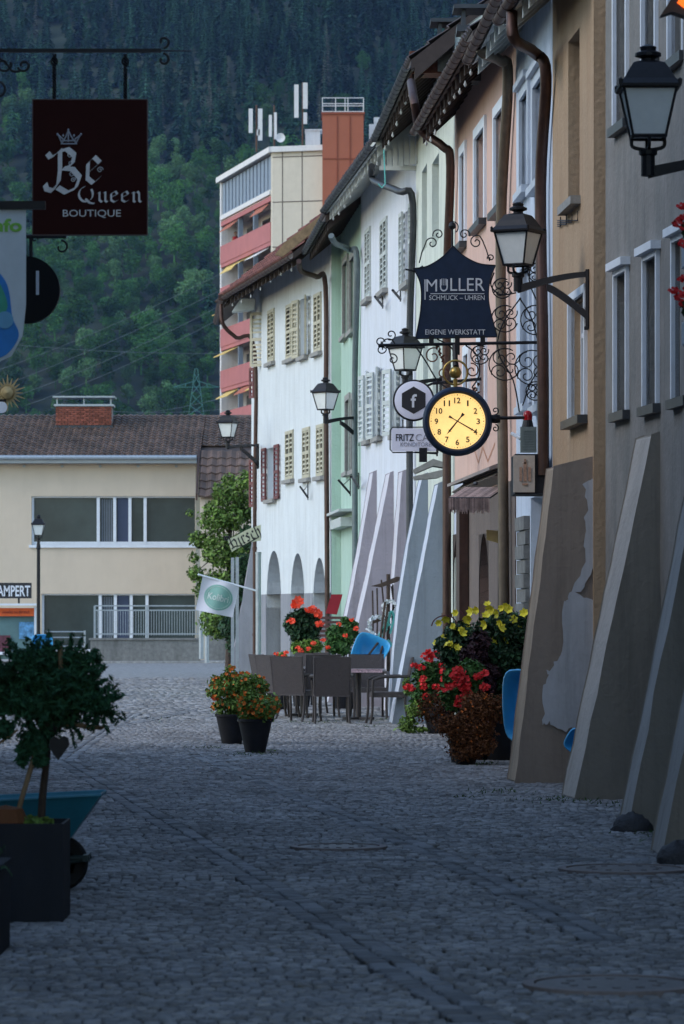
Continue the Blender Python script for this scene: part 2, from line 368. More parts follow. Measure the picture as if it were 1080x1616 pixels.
# ------------------------------------------------------------------ ground
def grid_mat_far(c=(.29, .285, .28)):
    m = M('distant_setts', c, .8, var=.4, scale=6, bump=0, spec=.1, stain=.5, stcol=(.17, .17, .17))
    n = m.node_tree.nodes; l = m.node_tree.links
    v = n.new('ShaderNodeTexVoronoi'); v.feature = 'DISTANCE_TO_EDGE'; v.inputs['Scale'].default_value = 9
    tc = [x for x in n if x.type == 'TEX_COORD'][0]; l.new(tc.outputs['Object'], v.inputs['Vector'])
    r = n.new('ShaderNodeMapRange'); l.new(v.outputs[0], r.inputs[0]); r.inputs[2].default_value = .12
    b = n.new('ShaderNodeBump'); b.inputs['Strength'].default_value = .7; b.inputs['Distance'].default_value = .03
    l.new(r.outputs[0], b.inputs['Height']); l.new(b.outputs[0], n['Principled BSDF'].inputs['Normal']); return m
mb = MB(); mb.add([(-4000, -300, -.035), (4000, -300, -.035), (4000, 9000, -.035), (-4000, 9000, -.035)], [(0, 1, 2, 3)])
tag(mb.build('ground', X['joint']), kind='structure')
mb = MB(); mb.add([(-40, 91.5, -.006), (6, 91.5, -.006), (6, 118, -.006), (-40, 118, -.006)], [(0, 1, 2, 3)])
tag(mb.build('far_pavement', grid_mat_far()), kind='structure')
mb = MB(); mb.box((-14, 124, .02), (42, 12, .06))
tag(mb.build('light_cross_street', grid_mat_far((.37, .365, .355))), kind='structure')
# real setts in wavy rows, with two bands of smooth slabs running through them
G = np.random.default_rng(4)
BANDS = [((.33, 13.0), (.29, 14.7)), ]
def band_d(x, y):
    """distance to the guide strips"""
    best = 9
    for (ax, ay, bx, by) in ((-3.0, 40.9, -.63, 23.7), (-.63, 23.7, .62, 14.4), (.62, 14.4, .85, 13.1), (-1.6, 42.5, .66, 24.8), (.66, 24.8, 1.3, 18.5), (-.55, 24.45, 2.4, 24.6), (-3.2, 52, -3.25, 60), (-2.4, 62, -3.2, 52), (-3.0, 40.9, -3.2, 52)):
        L = math.hypot(bx - ax, by - ay); t = ((x - ax) * (bx - ax) + (y - ay) * (by - ay)) / L / L
        if -.01 <= t <= 1.01: best = min(best, abs((x - ax) * (by - ay) - (y - ay) * (bx - ax)) / L)
    return best
def stones(cs, wx, wy, ang, h, jit=.2, gap=.011, bev=.006):
    n = len(cs); cs = np.array(cs); out = np.zeros((n, 12, 3)); g = G
    ang = ang + g.normal(0, .05, n); ca, sa = np.cos(ang), np.sin(ang)
    hx = wx / 2 * (1 + g.normal(0, jit * .5, n)) - gap / 2; hy = wy / 2 * (1 + g.normal(0, jit * .5, n)) - gap / 2
    zt = h * (g.random(n) - .5); tx = g.normal(0, .035, n); ty = g.normal(0, .05, n)
    cor = np.array([(-1, -1), (1, -1), (1, 1), (-1, 1)])
    for lev, (ins, dz) in enumerate(((0, -.035), (.0, -.010), (bev, 0))):
        for k, (a, b) in enumerate(cor):
            jx = g.normal(0, .004, n); jy = g.normal(0, .004, n)
            lx = a * (hx - ins) + jx; ly = b * (hy - ins) + jy
            out[:, lev * 4 + k, 0] = cs[:, 0] + lx * ca - ly * sa; out[:, lev * 4 + k, 1] = cs[:, 1] + lx * sa + ly * ca
            out[:, lev * 4 + k, 2] = zt + dz + (lx * tx + ly * ty if lev else 0)
    base = [(0, 1, 5, 4), (1, 2, 6, 5), (2, 3, 7, 6), (3, 0, 4, 7), (4, 5, 9, 8), (5, 6, 10, 9), (6, 7, 11, 10), (7, 4, 8, 11), (8, 9, 10, 11)]
    f = (np.array(base)[None] + (np.arange(n) * 12)[:, None, None]).reshape(-1, 4)
    return out.reshape(-1, 3), f
def big_mesh(name, v, f, mat):
    me = bpy.data.meshes.new(name); me.vertices.add(len(v)); me.vertices.foreach_set('co', v.ravel())
    me.loops.add(f.size); me.loops.foreach_set('vertex_index', f.ravel()); me.polygons.add(len(f))
    me.polygons.foreach_set('loop_start', np.arange(0, f.size, 4)); me.polygons.foreach_set('loop_total', np.full(len(f), 4))
    me.update(calc_edges=True); me.validate(); me.materials.append(mat)
    o = bpy.data.objects.new(name, me); COL.objects.link(o); return o
cs = []
pitch = .071
for r in range(int((56 - 13) / pitch)):
    y0 = 13 + r * pitch; lim = .09 * y0 + 1.2
    xs = np.arange(-lim + G.random() * .1, min(lim, 3.3), pitch * 1.06)
    for x in xs:
        y = y0 + .10 * abs(math.sin(x * 2.3 + .3 * math.sin(y0))) * 2 - .1
        if band_d(x, y) > .125: cs.append((x, y))
v, f = stones(cs, pitch * 1.06, pitch, 0, .009)
cs = []
for r in range(int((92 - 56) / .125)):
    y0 = 56 + r * .125; lim = .09 * y0 + 1
    for x in np.arange(-lim + G.random() * .1, 2.2, .13):
        if band_d(x, y0) > .16: cs.append((x, y0 + .06 * math.sin(x * 2.3)))
v2, f2 = stones(cs, .13, .125, 0, .018); f = np.concatenate([f, f2 + len(v)]); v = np.concatenate([v, v2])
tag(big_mesh('cobblestone_street', v, f, X['sett']), kind='structure')
cs = []; an = []
for (ax, ay, bx, by) in ((-3.0, 40.9, -.63, 23.7), (-.63, 23.7, .62, 14.4), (.62, 14.4, .85, 13.1), (-1.6, 42.5, .66, 24.8), (.66, 24.8, 1.3, 18.5), (-.55, 24.45, 2.4, 24.6), (-3.2, 52, -3.25, 60), (-2.4, 62, -3.2, 52), (-3.0, 40.9, -3.2, 52)):
    L = math.hypot(bx - ax, by - ay); dx, dy = (bx - ax) / L, (by - ay) / L
    for k in (-.5, .5):
        s = .05 + .07 * k
        while s < L:
            cs.append((ax + dx * s - dy * k * .115, ay + dy * s + dx * k * .115)); an.append(math.atan2(dy, dx)); s += .17
v, f = stones(cs, .17, .115, np.array(an), .004, jit=.08, gap=.013, bev=.008)
tag(big_mesh('smooth_slab_strips', v, f, X['slab']), kind='structure')
def manhole(px, py, r, label):
    D = GD(py); p = W(px, py, D); t = thing('manhole_cover', label, 'manhole cover', (p.x, D, .01), world=False, group='round manhole covers')
    m = MB(); m.lathe([(r + .05, -.03), (r + .05, .004), (r, .006), (r, -.01)], seg=40); m.build('rim', M('rim_stone', (.20, .17, .165), .8, var=.2, scale=20), t)
    m = MB(); m.lathe([(r - .01, -.03), (r - .01, 0), (.001, .003)], seg=40)
    for a in range(12): m.lathe([(.02, .001), (.018, .006), (.001, .006)], (math.cos(a * PI / 6) * r * .6, math.sin(a * PI / 6) * r * .6, 0), 8)
    m.build('cover', M('cast_iron', (.13, .12, .12), .6, .4, var=.3, scale=20), t)
manhole(535, 1338, .28, 'round iron manhole cover in the middle of the street beside the slab strip')
manhole(985, 1373, .36, 'round manhole cover with reddish rim near the two grey buttresses')
manhole(968, 1556, .34, 'round manhole cover at the bottom right nearest the viewer')
def tuft(pxs, name='grass_tuft'):
    m = MB(); rg = random.Random(5)
    for (px, py, n, wd) in pxs:
        D = GD(py); p = W(px, py, D)
        for i in range(n // 3):
            x = p.x + rg.gauss(0, wd); y = D + rg.gauss(0, wd * 2); h = rg.uniform(.01, .035); a = rg.random() * 6; q = Vector((math.cos(a), math.sin(a), 0))
            b = Vector((x, y, 0)); m.add([b - q * .008, b + q * .008, b + q * rg.gauss(0, .03) + Vector((0, 0, h))], [(0, 1, 2)])
    return m.build(name, X['grass'])
tag(tuft([(790, 1250, 160, .12), (880, 1262, 220, .16), (735, 1258, 60, .06), (760, 1205, 160, .12), (500, 1140, 200, .3), (640, 1135, 120, .12), (600, 1136, 100, .2), (400, 1190, 200, .16), (1040, 1316, 200, .15), (700, 1150, 150, .2), (570, 1145, 80, .2), (430, 1185, 90, .05), (960, 1268, 150, .15), (240, 1135, 60, .3), (330, 1180, 120, .1)]), 'sparse weeds growing in the joints between the setts', 'weeds', kind='stuff')

# ------------------------------------------------------------------ facades and houses
def wall_grid(m, F, u0, u1, z0, z1, holes, n=0, depth=.25, back=None, archs=()):
    us = sorted({u0, u1} | {h[i] for h in holes for i in (0, 1) if u0 < h[i] < u1}); zs = sorted({z0, z1} | {h[i] for h in holes for i in (2, 3) if z0 < h[i] < z1})
    for a, b in zip(us, us[1:]):
        for c, d_ in zip(zs, zs[1:]):
            mu, mz = (a + b) / 2, (c + d_) / 2
            if any(h[0] < mu < h[1] and h[2] < mz < h[3] for h in holes): continue
            m.add([F.pt(a, c, n), F.pt(b, c, n), F.pt(b, d_, n), F.pt(a, d_, n)], [(0, 1, 2, 3)])
    for h in holes:
        a, b, c, d_ = h[:4]; c = max(c, z0); d_ = min(d_, z1)
        if c >= d_: continue
        dp = h[4] if len(h) > 4 else depth
        if len(h) > 5 and h[5]:   # pointed arch of rise h[5]
            rs = h[5]; N = 8; um = (a + b) / 2
            L = [(a + (um - a) * (1 - math.cos(PI / 2 * i / N)), d_ - rs + rs * math.sin(PI / 2 * i / N) ** .85) for i in range(N + 1)]
            Rr = [(a + b - x, z) for x, z in L]
            for side, cx in ((L, a), (Rr, b)):
                for p, q in zip(side, side[1:]):
                    m.add([F.pt(cx, d_, n), F.pt(p[0], p[1], n), F.pt(q[0], q[1], n)], [(0, 1, 2)])
                    m.add([F.pt(p[0], p[1], n), F.pt(q[0], q[1], n), F.pt(q[0], q[1], n - dp), F.pt(p[0], p[1], n - dp)], [(0, 1, 2, 3)])
            dt = d_ - rs
        else:
            dt = d_; m.add([F.pt(a, d_, n), F.pt(b, d_, n), F.pt(b, d_, n - dp), F.pt(a, d_, n - dp)], [(0, 1, 2, 3)])
        m.add([F.pt(a, c, n), F.pt(b, c, n), F.pt(b, c, n - dp), F.pt(a, c, n - dp)], [(3, 2, 1, 0)])
        m.add([F.pt(a, c, n), F.pt(a, dt, n), F.pt(a, dt, n - dp), F.pt(a, c, n - dp)], [(0, 1, 2, 3)])
        m.add([F.pt(b, c, n), F.pt(b, dt, n), F.pt(b, dt, n - dp), F.pt(b, c, n - dp)], [(3, 2, 1, 0)])
def tiles(m, P0, du, dv, Wd, Hh, tw=.24, th=.33, nrm=None, tri=0):
    """overlapping wavy roof tiles; P0 = eave corner, du along the eave, dv up the slope"""
    du = Vector(du).normalized(); dv = Vector(dv).normalized(); nr = (du.cross(dv)).normalized()
    if nr.z < 0: nr = -nr
    nu = max(1, int(Wd / tw)); nv = max(1, int(Hh / th)); tw = Wd / nu; th = Hh / nv; P0 = Vector(P0); rg = random.Random(3)
    for j in range(nv):
        for i in range(nu):
            if tri and (i * tw < tri * (j + .5) * th or i * tw > Wd - 0 * j): continue
            jz = rg.uniform(0, .012)
            vs = []
            for vv, lift in ((0, .055), (1.1, .012)):
                for k in range(5):
                    a = k / 4; h = .028 * math.sin(a * 2 * PI) + lift + jz
                    vs.append(P0 + du * (i + a * .99) * tw + dv * (j + vv) * th + nr * h)
            vs += [P0 + du * (i + k / 4 * .99) * tw + dv * j * th + nr * .01 for k in range(5)]
            m.add(vs, [(k, k + 1, k + 6, k + 5) for k in range(4)] + [(k, k + 1, k + 11, k + 10) for k in range(4)])
def slat_shutter(m, F, u0, u1, z0, z1, n0, th=.035, pitch=.095, st=.06):
    m.fbox(F, u0, u0 + st, z0, z1, n0, n0 + th); m.fbox(F, u1 - st, u1, z0, z1, n0, n0 + th)
    for z in (z0, (z0 + z1) / 2 - .035, z1 - .07): m.fbox(F, u0 + st, u1 - st, z, z + .07, n0, n0 + th)
    z = z0 + .085
    while z < z1 - .1:
        if abs(z - (z0 + z1) / 2) > .07: m.fbox(F, u0 + st, u1 - st, z, z + .045, n0 - .005, n0 + .008, tilt=.026)
        z += pitch
class House:
    def __init__(s, name, label, A, B, Hw, hg, oh, wall, roofm, soff, gut, slope=38, dep=9, holes=(), plinth=None, uext=(0, 0), thick=.14, cat='house', ridge=5.0, roof=True):
        s.F = F = Facade(A, B); c = F.pt(F.L / 2, 0, -dep / 2); s.t = t = thing(name, label, cat, (c.x, c.y, 0)); s.holes = list(holes); s.wallm = wall
        s.Hw = Hw; s.dep = dep; s.plinth = plinth; s.hg = hg; s.oh = oh; s.ridge = ridge; s.slope = tn = math.tan(R(slope))
        zr = hg + (oh + ridge) * tn; s.zr = zr
        if roof:
            e0, e1 = -uext[0], F.L + uext[1]
            m = MB(); m.fprism(F, [(oh, hg), (-ridge, zr), (-dep - oh, zr - (dep + oh - ridge) * tn), (-dep - oh, zr - (dep + oh - ridge) * tn + thick), (-ridge, zr + thick), (oh, hg + thick)], e0, e1)
            rf = m.build('roof', soff, t)
            m = MB(); P0 = F.pt(e0, hg + thick, oh); tiles(m, P0, F.pt(1, 0) - F.pt(0, 0), F.pt(0, zr, -ridge) - F.pt(0, hg, oh), e1 - e0, (oh + ridge) / math.cos(R(slope)))
            m.build('roof_tiles', roofm, rf)
            u = e0 + .15                       # rafter ends under the eave
            while u < e1:
                m = MB(); m.fprism(F, [(oh - .05, hg - .13), (oh - .05, hg + .04), (-.0, hg + .04 + oh * tn), (-.0, hg - .11 + oh * tn)], u, u + .09); u += .6
                m.build('rafter', soff, rf)
            m = MB(); N = 10; g0 = oh + .06; r_ = .062   # half round gutter with hoops
            nu = int((e1 - e0) / .45) + 1
            prof = [(g0 + r_ * math.cos(PI + PI * k / N), hg + .06 + r_ * math.sin(PI + PI * k / N)) for k in range(N + 1)]
            inn = [(g0 + (r_ - .012) * math.cos(PI + PI * k / N), hg + .06 + (r_ - .012) * math.sin(PI + PI * k / N)) for k in range(N, -1, -1)]
            m.fprism(F, prof + inn, e0, e1)
            for i in range(nu):
                uu = e0 + .1 + i * .45
                pr = [(g0 + (r_ + .006) * math.cos(PI + PI * k / N), hg + .06 + (r_ + .006) * math.sin(PI + PI * k / N)) for k in range(N + 1)]
                m.fprism(F, pr + inn, uu, uu + .035)
            s.gutter = m.build('gutter', gut, t)
    def hole(s, *h): s.holes.append(h)
    def finish(s, side=True, extra=None):
        F, t, dep = s.F, s.t, s.dep; m = MB(); top = s.Hw
        zb = 0
        wall_grid(m, F, 0, F.L, 0, top, s.holes)
        zr = s.zr
        for u in (0, F.L):
            m.add([F.pt(u, 0, 0), F.pt(u, top, 0), F.pt(u, zr - .1, -s.ridge), F.pt(u, zr - (dep - s.ridge) * s.slope - .1, -dep), F.pt(u, 0, -dep)], [(0, 1, 2, 3, 4)])
        m.add([F.pt(0, 0, -dep), F.pt(F.L, 0, -dep), F.pt(F.L, zr - (dep - s.ridge) * s.slope - .1, -dep), F.pt(0, zr - (dep - s.ridge) * s.slope - .1, -dep)], [(0, 1, 2, 3)])
        s.wall = m.build('wall', s.wallm, t)
        if s.plinth:
            zt, pm = s.plinth; m = MB(); hs = [tuple(h[:5]) if len(h) > 5 and h[3] - h[5] > zt * .6 else h for h in s.holes if h[2] < zt]
            wall_grid(m, F, -.006, F.L + .006, 0, zt, hs, n=.012, depth=.01)
            m.build('plinth', pm, t)
        return s
    def win(s, px0, px1, yt, yb, style='frame', pane='pane', fm='wpaint', sill='stone', surround=None, dep=.22, shut=None, label=None, mull=True, sill_out=.1, swid=None, lintel=False):
        """window between photo columns px0..px1, its top and bottom rows read at its middle"""
        F = s.F; u0, u1 = sorted((F.u(px0), F.u(px1))); pm = (px0 + px1) / 2; z1 = F.z(pm, yt); z0 = F.z(pm, yb)
        s.hole(u0, u1, z0, z1, dep)
        m = MB(); fw = .06
        for a in ((u0, u0 + fw, z0, z1), (u1 - fw, u1, z0, z1), (u0 + fw, u1 - fw, z0, z0 + fw), (u0 + fw, u1 - fw, z1 - fw, z1)): m.fbox(F, *a, -dep + .001, -dep + .06)
        if mull:
            um = (u0 + u1) / 2; m.fbox(F, um - .035, um + .035, z0 + fw, z1 - fw, -dep + .003, -dep + .065)
            zt = z1 - (z1 - z0) * .3; m.fbox(F, u0 + fw, um - .035, zt, zt + .04, -dep + .003, -dep + .055); m.fbox(F, um + .035, u1 - fw, zt, zt + .04, -dep + .003, -dep + .055)
        if surround:
            sw = surround
            for a in ((u0 - sw, u0, z0 - .0, z1), (u1, u1 + sw, z0 - .0, z1), (u0 - sw, u1 + sw, z1, z1 + sw)): m.fbox(F, *a, -.03, .035)
            if lintel: m.fbox(F, u0 - sw - .05, u1 + sw + .05, z1 + sw, z1 + sw + .07, -.02, .09)
        wn = m.build('window', X[fm], s.t)
        if label: wn['label'] = label
        m = MB(); m.fbox(F, u0 + .01, u1 - .01, z0 + .01, z1 - .01, -dep - .03, -dep - .005); m.build('pane', X[pane], wn)
        if sill: m = MB(); m.fbox(F, u0 - .09, u1 + .09, z0 - .08, z0, -dep + .02, sill_out, tilt=0); m.build('sill', X[sill], wn)
        if shut == 'closed':
            um = (u0 + u1) / 2
            for a, b in ((u0 + .005, um - .004), (um + .004, u1 - .005)):
                m = MB(); slat_shutter(m, F, a, b, z0 + .01, z1 - .01, .0); m.build('shutter', X[swid or 'shut'], wn)
            m = MB(); m.fbox(F, u0 + .01, u1 - .01, z0 + .01, z1 - .01, -.08, -.06); m.build('slat_gap_shade', X['dark'], wn)  # dark sheet standing for the shade between the slats
        if shut in ('open', 'openl'):
            hw = (u1 - u0) / 2
            for a, b in ((u0 - hw - .03, u0 - .03), (u1 + .03, u1 + hw + .03)):
                m = MB(); slat_shutter(m, F, a, b, z0 - .02, z1 + .02, .03); m.build('shutter', X[swid or 'shut'], wn)
        if shut == 'ajar':    # both leaves stand out from the wall
            hw = (u1 - u0) / 2
            for ub, sg in ((u0, -1), (u1, 1)):
                a = F.pt(ub + sg * .02, 0, .03); b = F.pt(ub + sg * .42, 0, .03 + hw * .16)
                G_ = Facade((a.x, a.y), (b.x, b.y)); m = MB(); slat_shutter(m, G_, 0, G_.L, z0, z1, 0); m.build('shutter', X[swid or 'shut'], wn)
        return wn
def downpipe(t, pts, r, mat, name='downpipe', brk=True):
    m = MB(); m.tube(bez(pts, 5), r, 10); 
    zs = pts[-1][2]; ze = pts[-2][2]
    p = Vector(pts[-1]); q = Vector(pts[-2])
    n = int((q - p).length / 1.9)
    for i in range(n):
        c = p.lerp(q, (i + .5) / max(n, 1)); m.tube([c - Vector((0, 0, .03)), c + Vector((0, 0, .03))], r * 1.22, 10)
    o = m.build(name, mat, t, smooth=40); return o
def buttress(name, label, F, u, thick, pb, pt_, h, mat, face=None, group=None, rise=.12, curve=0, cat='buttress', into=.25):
    """sloping masonry buttress leaning on facade F; face = paler outer side, its light put into the colour"""
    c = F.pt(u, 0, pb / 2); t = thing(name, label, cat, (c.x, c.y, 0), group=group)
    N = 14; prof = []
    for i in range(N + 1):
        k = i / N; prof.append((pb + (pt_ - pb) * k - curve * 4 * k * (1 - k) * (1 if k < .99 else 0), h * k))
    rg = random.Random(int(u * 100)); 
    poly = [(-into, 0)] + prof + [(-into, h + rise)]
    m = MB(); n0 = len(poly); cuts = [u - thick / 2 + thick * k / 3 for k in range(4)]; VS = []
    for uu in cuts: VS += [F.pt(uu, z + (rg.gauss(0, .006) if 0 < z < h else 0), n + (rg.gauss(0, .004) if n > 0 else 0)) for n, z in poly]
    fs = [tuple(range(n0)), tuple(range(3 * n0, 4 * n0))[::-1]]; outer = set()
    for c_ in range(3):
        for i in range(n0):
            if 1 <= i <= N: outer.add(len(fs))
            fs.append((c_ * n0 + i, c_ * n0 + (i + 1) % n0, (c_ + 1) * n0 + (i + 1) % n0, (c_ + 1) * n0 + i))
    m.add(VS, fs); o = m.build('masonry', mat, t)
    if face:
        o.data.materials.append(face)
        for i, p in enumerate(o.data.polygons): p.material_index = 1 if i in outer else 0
    bv = o.modifiers.new('worn edges', 'BEVEL'); bv.width = .014; bv.segments = 2; bv.limit_method = 'ANGLE'; bv.angle_limit = R(50); bv.harden_normals = False
    return t
def fpx(F, px, n=0):   # u of the photo column on the plane n metres in front of the facade
    G_ = Facade(F.A + F.n * n, F.B + F.n * n); return G_.u(px)

# ---- 1 the white arcaded house at the end of the row
def PX(px, D): return ((px - CX) * D / FPX, D)
P1a, P1b = PX(408, 86), PX(523, 76)
h1 = House('arcade_house', 'white plastered house with pointed arcade arches, beige shutters and red tiled roof', P1a, P1b, 9.25, 8.62, .77, X['white'], X['tiler'], X['soffit'], X['copper'], slope=39, dep=9, plinth=(1.98, X['plinth']), uext=(.75, 0))
F1 = h1.F
for (a, b, yt) in ((421, 444, 869), (459, 481, 873), (494, 515, 880)):
    u0, u1 = F1.u(a), F1.u(b); h1.hole(u0, u1, 0, F1.z((a + b) / 2, yt), .75, 1.25)
h1.win(424, 434, 488, 572, shut='closed'); h1.win(453, 468, 478, 566, shut='closed'); h1.win(475, 486, 470, 562, pane='paneb', shut='ajar'); h1.win(497, 508, 462, 556, shut='closed')
h1.win(423, 436, 706, 788, shut='open', swid='shutr', pane='paneb', label='oxblood red shuttered window low on the left')
h1.win(452, 464, 679, 757, shut='closed', fm='shut'); h1.win(479, 490, 674, 755, shut='closed'); h1.win(501, 512, 669, 752, shut='closed')
h1.finish()
m = MB(); m.fbox(F1, .3, F1.L - .2, 0, 3.3, -.80, -.76); m.build('arcade_back_wall', X['plinth'], h1.t)
def W1(px, py, n=0):
    u = fpx(F1, px, n); D_ = F1.pt(u, 0, n).y; return F1.pt(u, EYE + (HY - py) * D_ / FPX, n)
downpipe(h1.t, [W1(472, 412, .82), W1(476, 428, .7), W1(500, 437, .35), W1(514, 452, .09), F1.pt(fpx(F1, 515, .08), 5.5, .08), F1.pt(fpx(F1, 517, .08), 1.6, .08), F1.pt(fpx(F1, 517, .08), .1, .08)], .052, X['copper'])
# its oblique side face towards the far street
F1s = Facade(PX(397, 92), P1a)
m = MB(); wall_grid(m, F1s, 0, F1s.L, 0, 9.25, []); m.build('side_wall', X['white'], h1.t)
m = MB(); m.fprism(F1s, [(.77, 8.55), (-4.9, 13.1), (-4.9, 13.24), (.77, 8.69)], -.5, F1s.L + .3)
sr = m.build('side_roof', X['soffit'], h1.t)
m = MB(); m.tube([F1s.pt(F1s.L + .35, 8.67, .84), F1s.pt(-.6, 8.65, .84)], .08, 8); m.build('side_gutter', X['copper'], sr)
downpipe(h1.t, [F1s.pt(F1s.L - .1, 8.55, .84), F1s.pt(F1s.L, 8.1, .8), F1s.pt(F1s.L - .1, 7.8, .5), F1s.pt(F1s.L - .1, 7.5, .08), F1s.pt(F1s.L - .1, 4, .08), F1s.pt(F1s.L - .1, .1, .08)], .045, X['copper'])
def loose_shutter(t, px0, px1, yt, yb, D, mat):
    a = W(px0, 0, D + .25); b = W(px1, 0, D); G_ = Facade((a.x, a.y), (b.x, b.y), flip=False)
    G_.n = Vector((G_.d.y, -G_.d.x)) if G_.d.y <= 0 and G_.d.x < 0 else Vector((-abs(G_.d.y) if G_.d.x > 0 else abs(G_.d.y), -abs(G_.d.x)))
    m = MB(); slat_shutter(m, G_, 0, G_.L, EYE + (HY - yb) * D / FPX, EYE + (HY - yt) * D / FPX, 0); return m.build('shutter', mat, t)
loose_shutter(h1.t, 396, 420, 492, 578, 85.5, X['shut'])
for yt, yb in ((580, 628), (725, 800)): 
    loose_shutter(h1.t, 395, 402, yt, yb, 88.5, X['shutr']); loose_shutter(h1.t, 404, 411, yt - 6, yb + 4, 87, X['shutr'])
buttress('side_buttress', 'grey sloping buttress on the far left corner of the white arcade house', F1s, 3.6, .6, .62, .05, 3.3, X['plinth'], X['lilac'])

m = MB(); m.prism([W(x, y, 85.3) for x, y in ((366, 492), (380, 471), (403, 471), (401, 488))], (0, .5, 0)); m.build('eave_box', X['shutg'], h1.t)
# ---- 2 the narrow mint green house
P2a, P2b = PX(538, 76), PX(570, 70)
h2 = House('mint_house', 'narrow mint green house between two white houses, brown framed windows', P2a, P2b, 9.3, 8.75, .66, X['green'], X['tiled'], X['soffit'], X['zinc'], slope=36, dep=9, uext=(.3, 0))
F2 = h2.F
for a in ((543, 550, 415, 530), (554, 561, 408, 522), (547, 553, 632, 745), (557, 564, 628, 742)): h2.win(*a, fm='stone', surround=.12, pane='pane', mull=False)
h2.finish()
xa_, xb_ = P1b[0] + .005, P2a[0]; m = MB(); m.add([Vector((xa_, 75.95, 0)), Vector((xb_, 75.95, 0)), Vector((xb_, 75.95, 9.1)), Vector((xa_, 75.95, 9.1))], [(0, 1, 2, 3)]); m.build('corner_strip', X['green'], h2.t)
def WF(F, px, py, n=0):
    u = fpx(F, px, n); D_ = F.pt(u, 0, n).y; return F.pt(u, EYE + (HY - py) * D_ / FPX, n)
downpipe(h2.t, [WF(F2, 523, 372, .6), WF(F2, 530, 384, .5), WF(F2, 552, 394, .2), WF(F2, 564, 412, .09), F2.pt(F2.L - .35, 6, .09), F2.pt(F2.L - .33, 3, .09), F2.pt(F2.L - .33, .1, .09)], .055, X['teal_pipe'])
m = MB(); m.fbox(F2, F2.u(533), F2.u(556), F2.z(545, 834), F2.z(545, 820), .0, .22); m.fbox(F2, F2.u(534), F2.u(558), F2.z(545, 812), F2.z(545, 808), .0, .28)
m.build('door_canopy', X['shutg'], h2.t)

# ---- 3 the white house with lilac buttresses
P3a, P3b = PX(570, 70), PX(657, 60)
h3 = House('white_house', 'white house with grey slatted shutters, white boarded eave and lilac buttresses', P3a, P3b, 9.45, 8.92, .64, X['white2'], X['tiled'], X['soffitw'], X['zinc'], slope=34, dep=9)
F3 = h3.F
for a in ((578, 586, 360, 472), (602, 612, 345, 459)): h3.win(*a, shut='closed', swid='shutg')
h3.win(640, 650, 330, 446, shut='open', swid='shutg')
h3.win(579, 585, 590, 695, shut='ajar', swid='shutg', pane='paneb'); h3.win(594, 603, 584, 690, shut='ajar', swid='shutg', pane='paneb'); h3.win(622, 634, 578, 684, shut='ajar', swid='shutg')
h3.finish()
downpipe(h3.t, [WF(F3, 587, 262, .6), WF(F3, 590, 285, .55), WF(F3, 630, 302, .3), WF(F3, 652, 322, .09), F3.pt(F3.L - .12, 6, .09), F3.pt(F3.L - .12, 3, .09), F3.pt(F3.L - .12, .1, .09)], .055, X['zinc'])
m = MB(); 
for k in range(7): m.box((.66 + k * .09, 60.3 - k * .12, 8.85), (.08, .03, .45))
m.box((.92, 60.02, 8.6), (.66, .05, .07)); m.build('eave_boarding', X['soffitw'], h3.t)
m = MB(); m.prism([W(x, y, 75) for x, y in ((434, 402), (448, 384), (530, 322), (533, 332), (500, 362), (446, 405))], (0, .12, 0)); m.build('verge_board', X['wood'], h2.t)
u = F3.u
buttress('buttress', 'lilac plastered buttress leaning on the white house, beside the mint house', F3, 2.8, .8, .85, .05, 4.05, X['lilac'], X['lilac_lit'], 'lilac buttresses of the white house', curve=.04)
buttress('buttress', 'second lilac buttress of the white house, just behind the blue wheelbarrow', F3, 5.9, .85, .92, .05, 3.92, X['lilac'], X['lilac_lit'], 'lilac buttresses of the white house', curve=.03)
buttress('pilaster', 'flat pale lilac pier on the white house between the lilac and the blue buttresses', F3, 8.6, .7, .38, .10, 3.85, X['lilac'], X['lilac_lit'])

# ---- 4 pale green-white house with blue buttresses
P4a, P4b = PX(657, 60), PX(718, 52)
h4 = House('pale_house', 'pale greenish white house with plain tall windows and blue-grey buttresses', P4a, P4b, 9.5, 9.0, .6, X['offwhite'], X['tiled'], X['soffit'], X['zinc'], slope=38, dep=9, ridge=3.5)
F4 = h4.F
for a in ((666, 674, 265, 395), (682, 693, 250, 385), (668, 676, 520, 650), (683, 694, 515, 640)): h4.win(*a, pane='paneb', fm='offwhite', sill=None, mull=False)
h4.finish()
downpipe(h4.t, [WF(F4, 649, 130, .62), WF(F4, 655, 165, .62), WF(F4, 664, 205, .5), WF(F4, 700, 232, .2), WF(F4, 711, 262, .1), F4.pt(F4.L - .12, 6, .1), F4.pt(F4.L - .12, 3, .1), F4.pt(F4.L - .12, .1, .1)], .06, X['copper'])
buttress('buttress', 'tall curved blue-grey buttress beside the blue wheelbarrow', F4, 2.3, .85, .56, .06, 3.66, X['bluebut'], X['bluebut_l'], 'blue-grey buttresses of the pale house', curve=-.09)
buttress('buttress', 'straight blue-grey buttress behind the chair at the right of the cafe table', F4, 5.45, .85, .72, .06, 3.42, X['bluebut'], X['bluebut_l'], 'blue-grey buttresses of the pale house')
def chimney(t, p, sx, sy, h, mat, cap='zinc'):
    m = MB(); m.box((p[0], p[1], p[2] + h / 2), (sx, sy, h)); c = m.build('chimney', mat, t)
    m = MB(); m.box((p[0], p[1], p[2] + h + .04), (sx + .12, sy + .12, .08))
    for a in (-1, 1):
        for b in (-1, 1): m.box((p[0] + a * sx * .42, p[1] + b * sy * .42, p[2] + h + .18), (.05, .05, .22))
    m.box((p[0], p[1], p[2] + h + .31), (sx + .2, sy + .2, .05)); m.build('chimney_cap', X[cap], c); return c
chimney(h4.t, (1.50, 52.6, 9.05), .36, .4, .38, X['conc'])
